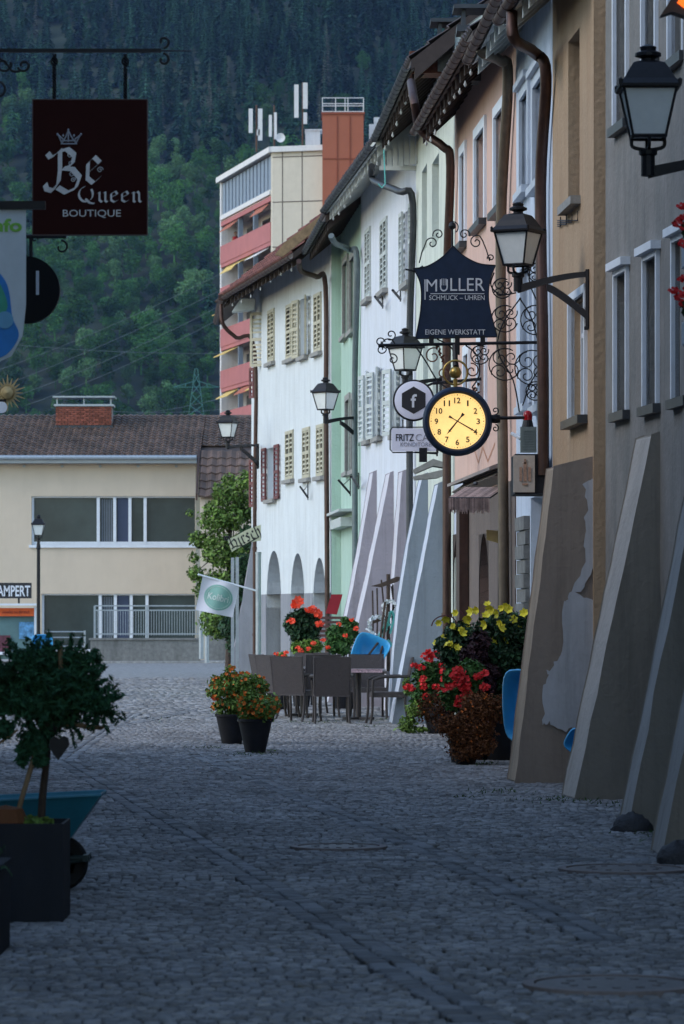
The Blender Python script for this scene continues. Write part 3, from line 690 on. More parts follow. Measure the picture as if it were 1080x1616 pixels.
m = MB(); m.box((1.38, 52.7, 9.18), (.9, .5, .3)); m.build('flashing', X['rust'], h4.t)

# ---- 5 salmon house
P5a, P5b = PX(718, 52), PX(815, 43.5)
h5 = House('salmon_house', 'salmon pink house with small white framed windows and dark eave above the clock', P5a, P5b, 8.65, 8.1, .5, X['pink'], X['tiled'], X['soffit'], X['copper'], slope=38, dep=9, ridge=4)
F5 = h5.F
for a in ((729, 736, 243, 385), (752, 767, 210, 353), (783, 796, 178, 330), (735, 742, 560, 690), (757, 768, 540, 680)): h5.win(*a, pane='paneb', surround=.13, lintel=False, sill='zinc', mull=False)
for (a, b, yt) in ((716, 733, 842), (757, 773, 842), (787, 806, 842)):
    u0, u1 = F5.u(a), F5.u(b); h5.hole(u0, u1, 0, F5.z((a + b) / 2, yt), .5, 1.0)
h5.finish()
m = MB(); wall_grid(m, F5, F5.u(734), F5.L - .02, 0, F5.z(775, 770), [h for h in h5.holes if h[2] == 0], n=.01, depth=.01); m.build('brown_lower_wall', X['brownwall'], h5.t)
m = MB(); wall_grid(m, F5, .02, F5.u(734) - .01, 0, F5.z(725, 760), [h for h in h5.holes if h[2] == 0], n=.01, depth=.01); m.build('pale_lower_wall', X['bluebut_l'], h5.t)
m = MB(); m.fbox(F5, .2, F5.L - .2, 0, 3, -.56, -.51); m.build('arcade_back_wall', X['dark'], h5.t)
downpipe(h5.t, [WF(F5, 757, 66, .5), WF(F5, 763, 84, .48), WF(F5, 790, 96, .2), WF(F5, 802, 125, .09), F5.pt(F5.u(804), 6, .1), F5.pt(F5.u(808), 3, .1), F5.pt(F5.u(810), .1, .1)], .062, X['olivepipe'])
m = MB(); m.fbox(F5, F5.u(737), F5.u(742), 0, F5.z(740, 790), .02, .14); m.build('timber_post', X['copper'], h5.t)
m = MB()          # small porch roofs over the ground floor
m.fprism(F5, [(0, F5.z(770, 738)), (.22, F5.z(770, 749)), (.22, F5.z(770, 754)), (0, F5.z(770, 747))], F5.u(732), F5.u(802))
m.fprism(F5, [(0, F5.z(770, 749)), (.15, F5.z(770, 762)), (0, F5.z(770, 770))], F5.u(730), F5.u(800)); m.build('porch_roof', X['mort'], h5.t)
rg = random.Random(2)
m = MB()          # WK painted high on the wall as thin brown strokes
def wl(p, q, wd=.035):
    a, b = WF(F5, *p, .004), WF(F5, *q, .004); dd = (b - a).normalized(); nn = Vector((F5.n.x, F5.n.y, 0)); s_ = dd.cross(nn) * wd / 2
    m.add([a - s_, a + s_, b + s_, b - s_], [(0, 1, 2, 3)])
for p, q in (((748, 708), (755, 730)), ((755, 730), (762, 706)), ((762, 706), (770, 728)), ((770, 728), (781, 700)), ((786, 700), (788, 726)), ((797, 700), (788, 712)), ((788, 712), (799, 726))): wl(p, q)
m.build('painted_letters', M('painted_brown_letters', (.45, .22, .14), .9), h5.t)
chimney(h5.t, (1.68, 48.2, 8.3), .34, .4, .62, X['conc'])

# ---- 6 narrow blue-white house with moulded windows
P6a, P6b = PX(815, 43.5), (2.16, 39.0)
h6 = House('moulded_house', 'narrow blue-white house with moulded tall windows behind the iron scrollwork', P6a, P6b, 8.4, 7.85, .5, X['baroque'], X['tiled'], X['soffitw'], X['copper'], slope=38, dep=9, ridge=4)
F6 = h6.F
for a in ((824, 836, 150, 300), (845, 858, 130, 290), (826, 838, 420, 640), (848, 861, 400, 640)): h6.win(*a, pane='paneb', surround=.12, lintel=True, sill='fpaint', fm='fpaint')
u0, u1 = F6.u(838), F6.u(866); h6.hole(u0, u1, 0, F6.z(850, 782), .3)
h6.finish()
m = MB(); m.fbox(F6, u0, u1, 0, 3.2, -.34, -.3); m.build('door', X['highw'], h6.t)
m = MB()
for k in range(16):
    m.fbox(F6, F6.u(824) - .12, F6.u(836) + .04, .1 + k * .16, .25 + k * .16, .0, .05 + .02 * (k % 2))
m.build('quoins', X['conc'], h6.t)
downpipe(h6.t, [WF(F6, 808, 20, .5), WF(F6, 812, 62, .48), WF(F6, 845, 84, .2), WF(F6, 862, 120, .09), F6.pt(F6.u(867), 6, .09), F6.pt(F6.L - .1, 4.2, .09), F6.pt(F6.L - .07, 3, .09)], .06, X['copper'])

# ---- 7 ochre house
P7a, P7b = (2.16, 39.0), (2.35, 35.5)
h7 = House('ochre_house', 'ochre house with one tall recessed window above another', P7a, P7b, 8.1, 7.6, .5, X['orange'], X['tiled'], X['soffitw'], X['copper'], slope=38, dep=9, ridge=4)
F7 = h7.F
h7.win(897, 915, 55, 318, pane='paneb', dep=.32, fm='orange', mull=False, sill='stone')
h7.win(902, 926, 470, 660, pane='pane', surround=.08, sill='zinc', dep=.15)
h7.finish()
m = MB(); m.add([Vector((2.355, 35.45, 0)), Vector((2.46, 35.45, 0)), Vector((2.46, 35.45, 7.7)), Vector((2.355, 35.45, 7.7))], [(0, 1, 2, 3)]); m.build('corner_return', X['orange'], h7.t)
ORB = plaster('dirty_brown_plaster', (.30, .245, .205), stain=.6, stcol=(.15, .12, .10), bump=.3)
bt = buttress('buttress', 'brown weathered buttress with patches of bare white plaster, beside the blue tub', F7, 3.08, .72, .72, .35, 2.95, ORB, plaster('lit_ochre_brown_plaster', (.36, .29, .22), stain=.9, stcol=(.15, .13, .10)), None, rise=.15)  # outer face is a paler brown, the light on it painted in
# repaired plaster patch on its near side
m = MB(); rg = random.Random(8); un = 3.08 + .36
PF = Facade(F7.pt(un + .012, 0, 0), F7.pt(un + .012, 0, 1)); 
outl = [(895, 758), (918, 757), (916, 800), (921, 845), (915, 900), (909, 940), (940, 946), (942, 1010), (938, 1090), (930, 1150), (910, 1165), (902, 1148), (885, 1152), (868, 1140), (857, 1145), (856, 1090), (864, 1062), (880, 1045), (886, 1030), (890, 950), (898, 938), (900, 890), (899, 840), (903, 800)]
outl = [((x - 895) * .92 + 895 + 24 if y < 935 else x, y) for x, y in outl]
dense = []
for a, b in zip(outl, outl[1:] + outl[:1]):
    for k in range(5): dense.append((a[0] + (b[0] - a[0]) * k / 5 + rg.gauss(0, 1.7), a[1] + (b[1] - a[1]) * k / 5 + rg.gauss(0, 2.4)))
q = []
for x, y in dense:
    k = (x - CX) / FPX; P = F7.pt(un + .012, 0, 0); nn = F7.n; tt = (k * P.y - P.x) / (nn.x - k * nn.y); p = P + Vector((nn.x, nn.y, 0)) * tt
    q.append(Vector((p.x, p.y, EYE + (HY - y) * p.y / FPX)))
m.prism(q, Vector((F7.d.x, F7.d.y, 0)) * .006); m.build('plaster_patch', plaster('bare_white_plaster', (.50, .51, .54), stain=.6, bump=.25, stcol=(.30, .29, .29), scale=5), bt)

# ---- 8 big grey house, bent facade
P8a, P8b, P8c = (2.44, 35.2), (2.80, 31.5), (2.78, 9.0)
h8 = House('grey_house', 'big grey weathered house with white framed windows and heavy buttresses on the right', P8a, P8b, 8.5, 8.6, .4, X['gray'], X['tiled'], X['soffit'], X['copper'], slope=38, dep=8)
F8 = h8.F
for a in ((974, 992, 432, 650), (1020, 1040, 408, 640), (1066, 1088, 378, 628), (973, 992, -40, 195), (1018, 1038, -60, 95), (1060, 1082, -80, 90)):
    h8.win(*a, pane='paneb', surround=.05, sill='zinc', sill_out=.07, dep=.26, lintel=True, mull=False)
h8.hole(F8.u(1028), F8.u(1044), 0, F8.z(1036, 866), .45, .9)
h8.finish()
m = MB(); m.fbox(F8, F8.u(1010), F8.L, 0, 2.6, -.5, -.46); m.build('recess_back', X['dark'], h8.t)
F8b = Facade(P8b, P8c[:2])
m = MB(); wall_grid(m, F8b, 0, F8b.L, 0, 8.5, []); m.add([F8b.pt(F8b.L, 0, 0), F8b.pt(F8b.L, 8.5, 0), F8b.pt(F8b.L, 8.5, -8), F8b.pt(F8b.L, 0, -8)], [(0, 1, 2, 3)]); m.add([F8b.pt(0, 8.5, 0), F8b.pt(F8b.L, 8.5, 0), F8b.pt(F8b.L, 12, -7), F8b.pt(0, 12, -7)], [(0, 1, 2, 3)])
m.build('side_wall', X['gray'], h8.t)
buttress('buttress', 'grey buttress next to the ochre house, with a blue tip showing behind it', F8, 2.42, .76, .72, .06, 3.1, X['graybut'], plaster('worn_lit_side_plaster', (.44, .41, .375), stain=.5, stcol=(.25, .23, .2)), 'heavy grey buttresses')  # outer face in a paler grey, painted as the lit side
BW = plaster('worn_lit_side_plaster', (.42, .39, .36), stain=.5, stcol=(.24, .22, .2))  # buttress grey made paler, light on the street side in its colour
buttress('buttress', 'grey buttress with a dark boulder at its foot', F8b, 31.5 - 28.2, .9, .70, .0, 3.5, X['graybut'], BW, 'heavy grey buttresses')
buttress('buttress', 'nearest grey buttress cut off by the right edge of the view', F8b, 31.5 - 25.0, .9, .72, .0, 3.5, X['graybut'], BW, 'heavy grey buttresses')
def boulder(px, py, r, label):
    D = GD(py); m = MB(); rg = random.Random(int(px)); prof = []; N = 9; S = 14; vs = []; p = W(px, py, D)
    for i in range(N + 1):
        a = PI / 2 * i / N
        for k in range(S):
            b = 2 * PI * k / S; q = 1 + rg.gauss(0, .05); vs.append((math.cos(a) * r * q * math.cos(b) * 1.05, math.cos(a) * r * q * math.sin(b), math.sin(a) * r * 1.05 * q - .02))
    m.add(vs, [(i * S + k, i * S + (k + 1) % S, (i + 1) * S + (k + 1) % S, (i + 1) * S + k) for i in range(N) for k in range(S)])
    o = m.build('boulder', M('dark_stone', (.035, .035, .04), .7, var=.3, scale=8, bump=.5), None, smooth=True); o.location = (p.x, D, 0)
    tag(o, label, 'boulder', 'corner guard boulders')
boulder(998, 1311, .145, 'dark rounded guard stone at the foot of the grey buttress')
boulder(1072, 1362, .15, 'dark guard stone at the right edge of the view')
# houses of the left side of the street and the end of the right one stand outside the frame and shade it
for i, (A, B, H_, lab) in enumerate((((-3.1, 27.5), (-3.1, 6.0), 11.5, 'plain house on the left that carries the hanging boutique sign'), ((-5.4, 42), (-4.3, 28.0), 6.0, 'plain house on the left that carries the gilded sun sign'))):
    F = Facade(A, B, flip=True); c = F.pt(F.L / 2, 0, -4); t = thing('house', lab, 'house', (c.x, c.y, 0))
    m = MB(); wall_grid(m, F, 0, F.L, 0, H_, [])
    for uu in (0, F.L): m.add([F.pt(uu, 0, 0), F.pt(uu, H_, 0), F.pt(uu, H_, -8), F.pt(uu, 0, -8)], [(0, 1, 2, 3)])
    m.add([F.pt(0, 0, -8), F.pt(F.L, 0, -8), F.pt(F.L, H_, -8), F.pt(0, H_, -8)], [(0, 1, 2, 3)])
    m.build('wall', X['conc'] if i else X['gray'], t)
    m = MB(); m.fprism(F, [(.4, H_ - .1), (-4, H_ + 3), (-8.4, H_ - .1), (-8.4, H_ + .05), (-4, H_ + 3.15), (.4, H_ + .05)], -.2, F.L + .2); m.build('roof', X['tiled'], t)
# ------------------------------------------------------------------ the modern cream building at the end of the street
YB = 125.0
def Q(px, py, D=YB): return W(px, py, D)
t = thing('office_building', 'modern cream rendered building with long window bands and a brown tiled roof', 'building', (-8.5, 129, 0))
class FrontF(Facade):
    def __init__(s, x0, x1, y): s.A = Vector((x0, y)); s.B = Vector((x1, y)); s.L = x1 - x0; s.d = Vector((1, 0)); s.n = Vector((0, -1))
xl = Q(-60, 0).x; xr = Q(309, 0).x
FF = FrontF(xl, xr, YB); zt = Q(0, 728).z
hu = [(FF.u(50), FF.L - .02, Q(0, 860).z, Q(0, 783).z), (FF.u(66), FF.L - .02, Q(0, 1030).z, Q(0, 937).z)]
m = MB(); wall_grid(m, FF, 0, FF.L, 0, zt, [h + (.3,) for h in hu]); m.add([FF.pt(FF.L, 0, 0), FF.pt(FF.L, zt, 0), FF.pt(FF.L, zt, -9), FF.pt(FF.L, 0, -9)], [(0, 1, 2, 3)])
m.build('wall', X['cream'], t)
for (u0, u1, z0, z1), splits, dy in ((hu[0], (155, 181, 205, 229), 0), (hu[1], (158, 182, 207, 232), 0)):
    m = MB(); fw = .09
    m.fbox(FF, u0, u1, z0, z0 + .11, -.2, -.1); m.fbox(FF, u0, u1, z1 - .05, z1, -.2, -.1); m.fbox(FF, u0, u0 + .07, z0 + .11, z1 - .05, -.2, -.1)
    for sp in splits: a = FF.u(sp); m.fbox(FF, a - .05, a + .05, z0 + .11, z1 - .05, -.2, -.08)
    m.fbox(FF, u0 - .08, u1 + .05, z0 - .09, z0, -.2, .08)
    wn = m.build('window_band', X['wpaint'], t)
    m = MB(); m.fbox(FF, u0 + .01, u1 - .01, z0 + .02, z1 - .01, -.28, -.22); m.build('pane', M('dark_green_glass', (.035, .05, .05), .25, var=.5, scale=.35, spec=.5), wn)
    m = MB(); m.fbox(FF, FF.u(185), FF.u(203), z0 + .03, z1 - .06, -.21, -.17); m.build('blue_panel', M('navy_panel', (.035, .05, .10), .5), wn)
    m = MB(); a = FF.u(158); rg = random.Random(1)
    for k in range(5): m.fbox(FF, a + .04 + k * .075, a + .09 + k * .075, z0 + .12, z1 - .1, -.219, -.205)
    m.build('curtain', M('net_curtain', (.14, .16, .19), .9), wn)
m = MB(); m.box(((xl + xr) / 2, YB - .25, zt + .02), (xr - xl + .1, .6, .20)); m.build('fascia', M('grey_metal_fascia', (.32, .34, .35), .5, .3, var=.05), t)
m = MB(); m.tube([(xl, YB - .6, zt + .10), (xr + .05, YB - .6, zt + .10)], .075, 8)
for k in range(9): m.box((xl + .8 + k * 1.25, YB - .02, zt - .16), (.08, .1, .08))
m.build('gutter', X['zincl'], t)
zr = EYE + (HY - 660) * (YB + 5.2) / FPX; ze = zt + .12
dv = Vector((0, 5.2, zr - ze)); m = MB(); xR = Q(440, 0, YB + 3).x
tiles(m, (xl, YB - .45, ze), (1, 0, 0), dv + Vector((0, .45, .1)), xr - xl + .15, (dv.length + .45), .215, .34)
tiles(m, (xr + .15, YB + 1.2, ze + (zr - ze) * .27), (1, 0, 0), dv, xR - xr - .15, dv.length * .76, .215, .34)
rf = m.build('tiled_roof', X['tile'], t)
m = MB(); m.prism([(xl, YB - .4, ze - .08), (xl, YB + 5.2, zr - .03), (xl, YB + 11, ze), ], (xR - xl, 0, 0)); m.build('roof_deck', X['soffit'], rf)
m = MB(); m.tube([Q(-20, 700, YB + 2), Q(78, 661, YB + 5.1)], .09, 8); m.tube([Q(78, 660, YB + 5.2), (xR, YB + 5.2, zr + .02)], .10, 8); m.build('ridge_tiles', X['tile'], rf)
# chimney of real bricks
m = MB(); x0, x1 = Q(90, 0, YB + 4).x, Q(178, 0, YB + 4).x; z0 = Q(0, 672, YB + 4).z; z1 = Q(0, 643, YB + 4).z; nb = 9; row = (z1 - z0) / 9
for j in range(9):
    for i in range(nb + 1):
        a = x0 + (i - (.5 if j % 2 else 0)) * (x1 - x0) / nb; b = a + (x1 - x0) / nb - .02; a = max(a, x0); b = min(b, x1)
        if b - a > .03: m.box(((a + b) / 2, YB + 3.55, z0 + (j + .5) * row), (b - a, .1, row - .012))
ch = m.build('chimney', X['brick'], t)
m = MB(); m.box(((x0 + x1) / 2, YB + 4, z0 + .2), (x1 - x0 - .02, .84, (z1 - z0) + .3)); m.build('mortar_core', X['mort'], ch)
m = MB(); m.box(((x0 + x1) / 2, YB + 3.5, z0 - .13), (x1 - x0 + .1, .3, .22)); m.build('flashing', X['zinc'], ch)
m = MB(); m.box(((x0 + x1) / 2, YB + 4, z1 + .05), (x1 - x0 + .12, 1.1, .07)); m.box(((x0 + x1) / 2, YB + 4, z1 + .33), (x1 - x0 + .2, 1.2, .055))
for k in (.02, .5, .98): m.box((x0 + (x1 - x0) * k, YB + 3.6, z1 + .2), (.05, .05, .24))
m.build('chimney_cap', X['zincl'], ch)
# lower annex roof to its right
t = thing('annex', 'low annex with old grey-brown tiles and a red-brown verge right of the cream building', 'building', (-4.2, 123, 0))
Ya = 121.0; a0 = Q(313, 0, Ya).x; a1 = Q(420, 0, Ya).x; za = Q(0, 785, Ya).z; zb = Q(0, 713, Ya + 2.2).z
m = MB(); dv = Vector((0, 2.2, zb - za)); tiles(m, (a0, Ya, za), (1, 0, 0), dv, a1 - a0, dv.length, .3, .42); m.build('tiled_roof', X['tile'], t)
m = MB(); m.prism([(a0 - .02, Ya - .05, za - .1), (a0 - .02, Ya + 2.2, zb - .1), (a0 - .02, Ya + 2.2, zb + .12), (a0 - .02, Ya - .05, za + .12)], (-.06, 0, 0)); m.build('verge_board', X['copper'], t)
m = MB(); m.box(((a0 + a1) / 2, Ya + 1.2, za / 2), (a1 - a0 - .1, 1.9, za - .1)); m.prism([(a0 + .05, Ya + .25, za - .05), (a0 + .05, Ya + 2.15, za - .05), (a0 + .05, Ya + 2.15, zb - .05)], (a1 - a0 - .1, 0, 0)); m.build('wall', X['cream'], t)
# terrace wall, railings, posts
Yw = 119.0; x0, x1 = Q(143, 0, Yw).x, Q(316, 0, Yw).x; zw = Q(0, 1010, Yw).z
m = MB(); m.box(((x0 + x1) / 2, Yw + .2, zw / 2), (x1 - x0, .4, zw)); m.box(((x0 + x1) / 2, Yw + .2, zw + .03), (x1 - x0 + .1, .5, .06))
tag(m.build('retaining_wall', X['conc'], None, org=(x0, Yw, 0)), 'low weathered concrete wall under the grey railing at the end of the street', 'wall')
t = thing('railing', 'grey barred terrace railing on the low concrete wall in front of the cream building', 'railing', (x0, Yw + .2, zw))
zt_ = Q(0, 956, Yw).z; zb_ = Q(0, 1003, Yw).z; m = MB(); a = Q(149, 0, Yw).x
for z in (zt_, zt_ - .14, zb_ + .05): m.box(((a + x1) / 2, Yw + .2, z), (x1 - a, .04, .04))
m.build('rails', X['zincl'], t)
m = MB(); n = 42
for k in range(n): m.box((a + (x1 - a) * k / (n - 1), Yw + .2, (zt_ - .14 + zb_) / 2), (.016, .016, zt_ - .14 - zb_))
m.build('bars', X['zincl'], t)
for px in (149, 232, 315): m = MB(); m.box((Q(px, 0, Yw).x, Yw + .2, (zt_ + zw) / 2), (.06, .06, zt_ - zw)); m.build('post', X['zincl'], t)
t = thing('railing', 'small low grey railing behind the topiary, left of the terrace wall', 'railing', Q(75, 1030, 116)); m = MB()
for y in (997, 1006, 1020): m.tube([Q(72, y, 116), Q(134, y, 116)], .02, 6)
m.build('rails', X['zincl'], t)
for px in (74, 134): m = MB(); m.tube([Q(px, 1038, 116), Q(px, 995, 116)], .03, 6); m.build('post', X['zincl'], t)
for px, y0, y1, D, lab in ((318, 960, 1040, 117, 'left one of two thin grey bollard posts at the right end of the terrace wall'), (327, 962, 1046, 115, 'right one of two thin grey bollard posts at the right end of the terrace wall')):
    m = MB(); m.tube([Q(px, y1, D), Q(px, y0, D)], .075, 10); m.tube([Q(px, y0, D), Q(px, y0 - 2, D)], [.085, .03], 10)
    p = W(px, y1, D); tag(m.build('post', X['zincl'], None, org=(p.x, D, 0), smooth=40), lab, 'post')
m = MB(); m.box(Q(345, 1010, 112), (.55, .3, 1.2)); m.box(Q(345, 976, 112), (.62, .36, .06)); tag(m.build('concrete_pier', X['conc'], None, org=(Q(345, 0, 112).x, 112, 0)), 'short grey concrete pier between the thin posts and the flag', 'pier')
# kiosk with sign boards on the left
t = thing('information_kiosk', 'white information kiosk with an orange band and posters at the left edge', 'kiosk', W(20, 1045, 112))
m = MB(); m.box(Q(18, 1000, 112.4), (1.45, .5, 1.5)); m.build('cabinet', M('teal_grey_board', (.10, .19, .20), .6), t)
m = MB(); 
for a in ((56, 1000, .06, 1.6),): m.box(Q(a[0], a[1], 112), (a[2], .1, a[3]))
m.box(Q(20, 954, 112), (1.5, .7, .06)); m.box(Q(20, 1031, 112), (1.5, .12, .08)); m.build('frame', X['wpaint'], t)
m = MB(); m.box(Q(20, 966, 112), (1.36, .06, .24)); ob = m.build('orange_band', M('orange_band', (.75, .12, .02), .6), t)
m = MB(); text_mb(m, '◂ aktuelles aus der stadt'.replace('◂ ', ''), 4, 47, 963, 968, 111.94); m.build('lettering', M('dark_red_lettering', (.25, .02, .01), .6), ob)
m = MB(); m.box(Q(42, 995, 112.1), (.44, .03, .5)); m.build('poster', M('blue_poster', (.10, .28, .50), .6, var=.8, scale=5), t)
m = MB(); m.box(Q(7, 1016, 112.1), (.36, .03, .5)); m.build('poster', M('wine_poster', (.12, .03, .05), .6, var=.5, scale=6), t)
t = thing('shop_sign', 'black sign reading LAMPERT in white letters at the left edge', 'sign', W(20, 932, 112.2)); D = 112.2
m = MB(); m.box(Q(11, 932, D), (1.46, .12, .46)); m.build('board', X['black'], t)
m = MB(); text_mb(m, 'LAMPERT', -10, 48, 924, 941, D - .07, bold=.02); m.build('lettering', X['lettering'], t)
m = MB(); m.tube([Q(30, 943, D), Q(30, 954, D)], .03, 6); m.build('bracket', X['iron'], t)

# ------------------------------------------------------------------ high-rise block
A, B = (-8.25, 257), (-4.4, 240); F = Facade(A, B); zt = F.z(430, 232); t = thing('apartment_tower', 'ten storey apartment tower with rose balconies and a terracotta lift shaft above the roofs', 'apartment block', (0, 248, 0))
C_ = W(547, 0, 238); FE = Facade(B, (C_.x, 238.6)); FE.n = Vector((0, -1)); L = F.L
m = MB(); m.fbox(F, 0, L, 0, zt - .3, -8, -1.5); m.fbox(F, 0, .45, 0, zt - .35, -1.5, .0)
k = 0
z = zt - 2.9
while z > 0: m.fbox(F, .45, L - .45, z - .2, z, -1.5, -.05); z -= 2.8
m.build('wall', X['highw'], t)
m = MB(); m.fbox(F, L - .4, L, 0, zt - .35, -7.9, .0); m.fbox(FE, .0, FE.L, 0, zt - .35, -9, 0.03); m.build('end_wall', X['cream2'], t)
m = MB()
for px in (446, 477): m.fbox(FE, FE.u(px) - .03, FE.u(px) + .03, 0, zt - .35, .0, .045)
for py in (247, 318, 389, 460): zz = FE.z(470, py); m.fbox(FE, 0.02, FE.L, zz - .03, zz + .03, .0, .05)
m.build('panel_joints', X['groove'], t)
m = MB(); m.fbox(F, -.2, L + .1, zt - .35, zt, -8.2, .25); m.fbox(FE, -.1, FE.L, zt - .349, zt - .002, -8, .28); m.build('roof_edge', X['highw'], t)
m = MB(); n = 14
for k in range(n): 
    a = .5 + (L - 1.) * k / n; m.fbox(F, a, a + (L - 1) / n * .72, zt - 2.6, zt - .45, -.4, -.1)
m.build('louvre_panels', X['bluegrey'], t)
m = MB(); m.fbox(F, .45, L - .4, zt - 2.95, zt - 2.65, -.2, .1); m.build('sill_band', X['highw'], t)
rg = random.Random(7)
for j in range(8):
    zf = zt - 3.15 - 2.8 * j
    m = MB(); m.fbox(F, .4, L - .4, zf - 2.75, zf - 1.55, -.12, .06); m.fbox(F, .4, L - .4, zf - .2, zf + .1, -.1, .02)
    b = m.build('balcony', X['rosy'], t)
    m = MB()
    for a in (.33, .62): m.fbox(F, L * a, L * a + .28, zf - 1.5, zf - .2, -.4, -.1)
    m.build('divider', X['bluegrey'], b)
    m = MB()
    for a in (.12, .42, .7): m.fbox(F, L * a, L * a + 2.2, zf - 2.5, zf - .5, -1.5, -1.42)
    m.build('window', X['pane'], b)
    for a in (.1, .4, .68):
        if rg.random() < .5:
            m = MB(); o = rg.uniform(.3, .9); u0 = L * a; m.hexa([F.pt(u0, zf - .75, o), F.pt(u0 + 4, zf - .75, o), F.pt(u0 + 4, zf - .7, o), F.pt(u0, zf - .7, o)], [F.pt(u0, zf - .3, -.1), F.pt(u0 + 4, zf - .3, -.1), F.pt(u0 + 4, zf - .25, -.1), F.pt(u0, zf - .25, -.1)])
            m.build('awning', X['yell'] if rg.random() < .5 else X['terra'] if rg.random() < .5 else X['highw'], b)
m = MB(); x0, x1 = W(509, 0, 238).x, W(574, 0, 238).x; z1 = W(0, 180, 238).z; m.box(((x0 + x1) / 2, 239.6, z1 / 2), (x1 - x0, 3, z1)); sh = m.build('lift_shaft', X['terra'], t)
m = MB(); m.box(((x0 + x1) / 2, 239.6, z1 + .06), (x1 - x0 + .15, 3.15, .14)); m.build('coping', M('red_brown_coping', (.25, .06, .03), .7), sh)
m = MB()
for fx in (.36, .67): m.box((x0 + (x1 - x0) * fx, 238.08, z1 / 2), (.04, .05, z1 - .2))
m.box(((x0 + x1) / 2, 238.08, W(0, 250, 238).z), (x1 - x0, .052, .05)); m.build('joints', M('dark_terracotta', (.25, .07, .04), .9), sh)
m = MB()
for y in (.1, 2.8):
    for zz in (.55, 1.05): m.tube([(x0, 238.2 + y, z1 + zz), (x1, 238.2 + y, z1 + zz)], .03, 5)
    for q in (0, .32, .55, .62, 1): m.tube([(x0 + (x1 - x0) * q, 238.2 + y, z1), (x0 + (x1 - x0) * q, 238.2 + y, z1 + 1.05)], .03, 5)
m.build('guard_rail', X['highw'], sh)
m = MB(); m.box((W(620, 0, 241).x, 243, W(0, 235, 241).z / 2), (3.8, 2, W(0, 235, 241).z)); m.build('terracotta_wing', X['terra'], t)
m = MB(); m.box((W(494, 0, 244).x, 244, zt + .7), (.95, 1.6, 1.5)); m.box((W(495, 0, 244).x, 244, zt + 1.48), (1.1, 1.8, .08)); m.build('plant_room', X['highw'], t)
m = MB()
for k, (a, b, h) in enumerate(((583, 596, 1.1), (590, 604, 1.5), (598, 612, .9))): m.box((W((a + b) / 2, 0, 243).x, 243 - k * .3, W(0, 235, 243).z + h / 2 + .3), (.55, .5, h + .3))
m.build('air_handling_units', M('light_grey_metal', (.5, .53, .56), .5), t)
def antenna(px, D, ytop, ybot, panels, label):
    p = W(px, ybot, D); t = thing('antenna_mast', label, 'antenna', p, group='mobile phone antennas on the tower roof')
    m = MB(); m.tube([p, W(px, ytop, D)], .06, 8); m.build('mast', X['copper'], t)
    m = MB()
    for (dx, ya, yb, wd) in panels:
        for yy in (.2, .8): q = ya + (yb - ya) * yy; m.tube([W(px, q, D), W(px + dx, q, D)], .025, 5)
    m.build('bracket', X['zinc'], t)
    for (dx, ya, yb, wd) in panels: 
        m = MB(); a = W(px + dx, ya, D); b = W(px + dx, yb, D); m.box((a + b) / 2 + Vector((0, -.12, 0)), (wd, .16, a.z - b.z)); m.build('panel', X['highw'], t)
    return t
antenna(405, 247, 166, 240, [(-9, 172, 210, .26), (6, 172, 222, .28), (3, 205, 214, .2)], 'left antenna mast of three with two white panels')
a2 = antenna(433, 245, 166, 232, [(-6, 182, 216, .2), (2, 178, 220, .18)], 'thin middle antenna mast with a small dish')
m = MB(); m.lathe([(.02, .12), (.26, 0), (.30, -.02), (.25, .02), (.02, .14)], (0, 0, 0), 20, 'Y'); q = W(443, 218, 245); m.v = [(x + q.x, y + q.y - .2, z + q.z) for x, y, z in m.v]; m.build('dish', X['highw'], a2)
antenna(478, 243, 130, 230, [(-10, 134, 186, .28), (4, 131, 172, .3), (4, 178, 196, .24)], 'tallest antenna mast with two long white panels beside the terracotta shaft')

p = F.pt(F.u(364), 0, -.35); zf = zt - 3.15 - 1.55; p.z = zf - 1.05
t = thing('person', 'tiny person in a red top standing at the topmost balcony', 'person', p, world=False); m = MB()
m.tube([(0, 0, 0), (0, 0, .5), (0, 0, .9), (0, 0, 1.05), (0, 0, 1.3), (0, 0, 1.42), (0, 0, 1.47), (0, 0, 1.53), (0, -.01, 1.58), (0, -.01, 1.66), (0, 0, 1.72), (0, 0, 1.75)], [.14, .15, .16, .14, .19, .17, .06, .055, .085, .10, .08, .02], 12)
for s_ in (-1, 1): m.tube([(s_ * .16, 0, 1.4), (s_ * .24, -.06, 1.15), (s_ * .14, -.32, 1.1), (s_ * .08, -.38, 1.1)], [.06, .05, .04, .035], 8)
m.build('body', M('skin', (.42, .25, .18), .6), t, smooth=True); m = MB(); m.tube([(0, 0, .88), (0, 0, 1.05), (0, 0, 1.3), (0, 0, 1.43)], [.175, .155, .205, .18], 12); m.build('red_top', X['redcloth'], t, smooth=True)
m = MB(); m.lathe([(.095, -.04), (.115, .02), (.10, .08), (.001, .12)], (0, .025, 1.66), 12); m.build('hair', X['black'], t, smooth=True)
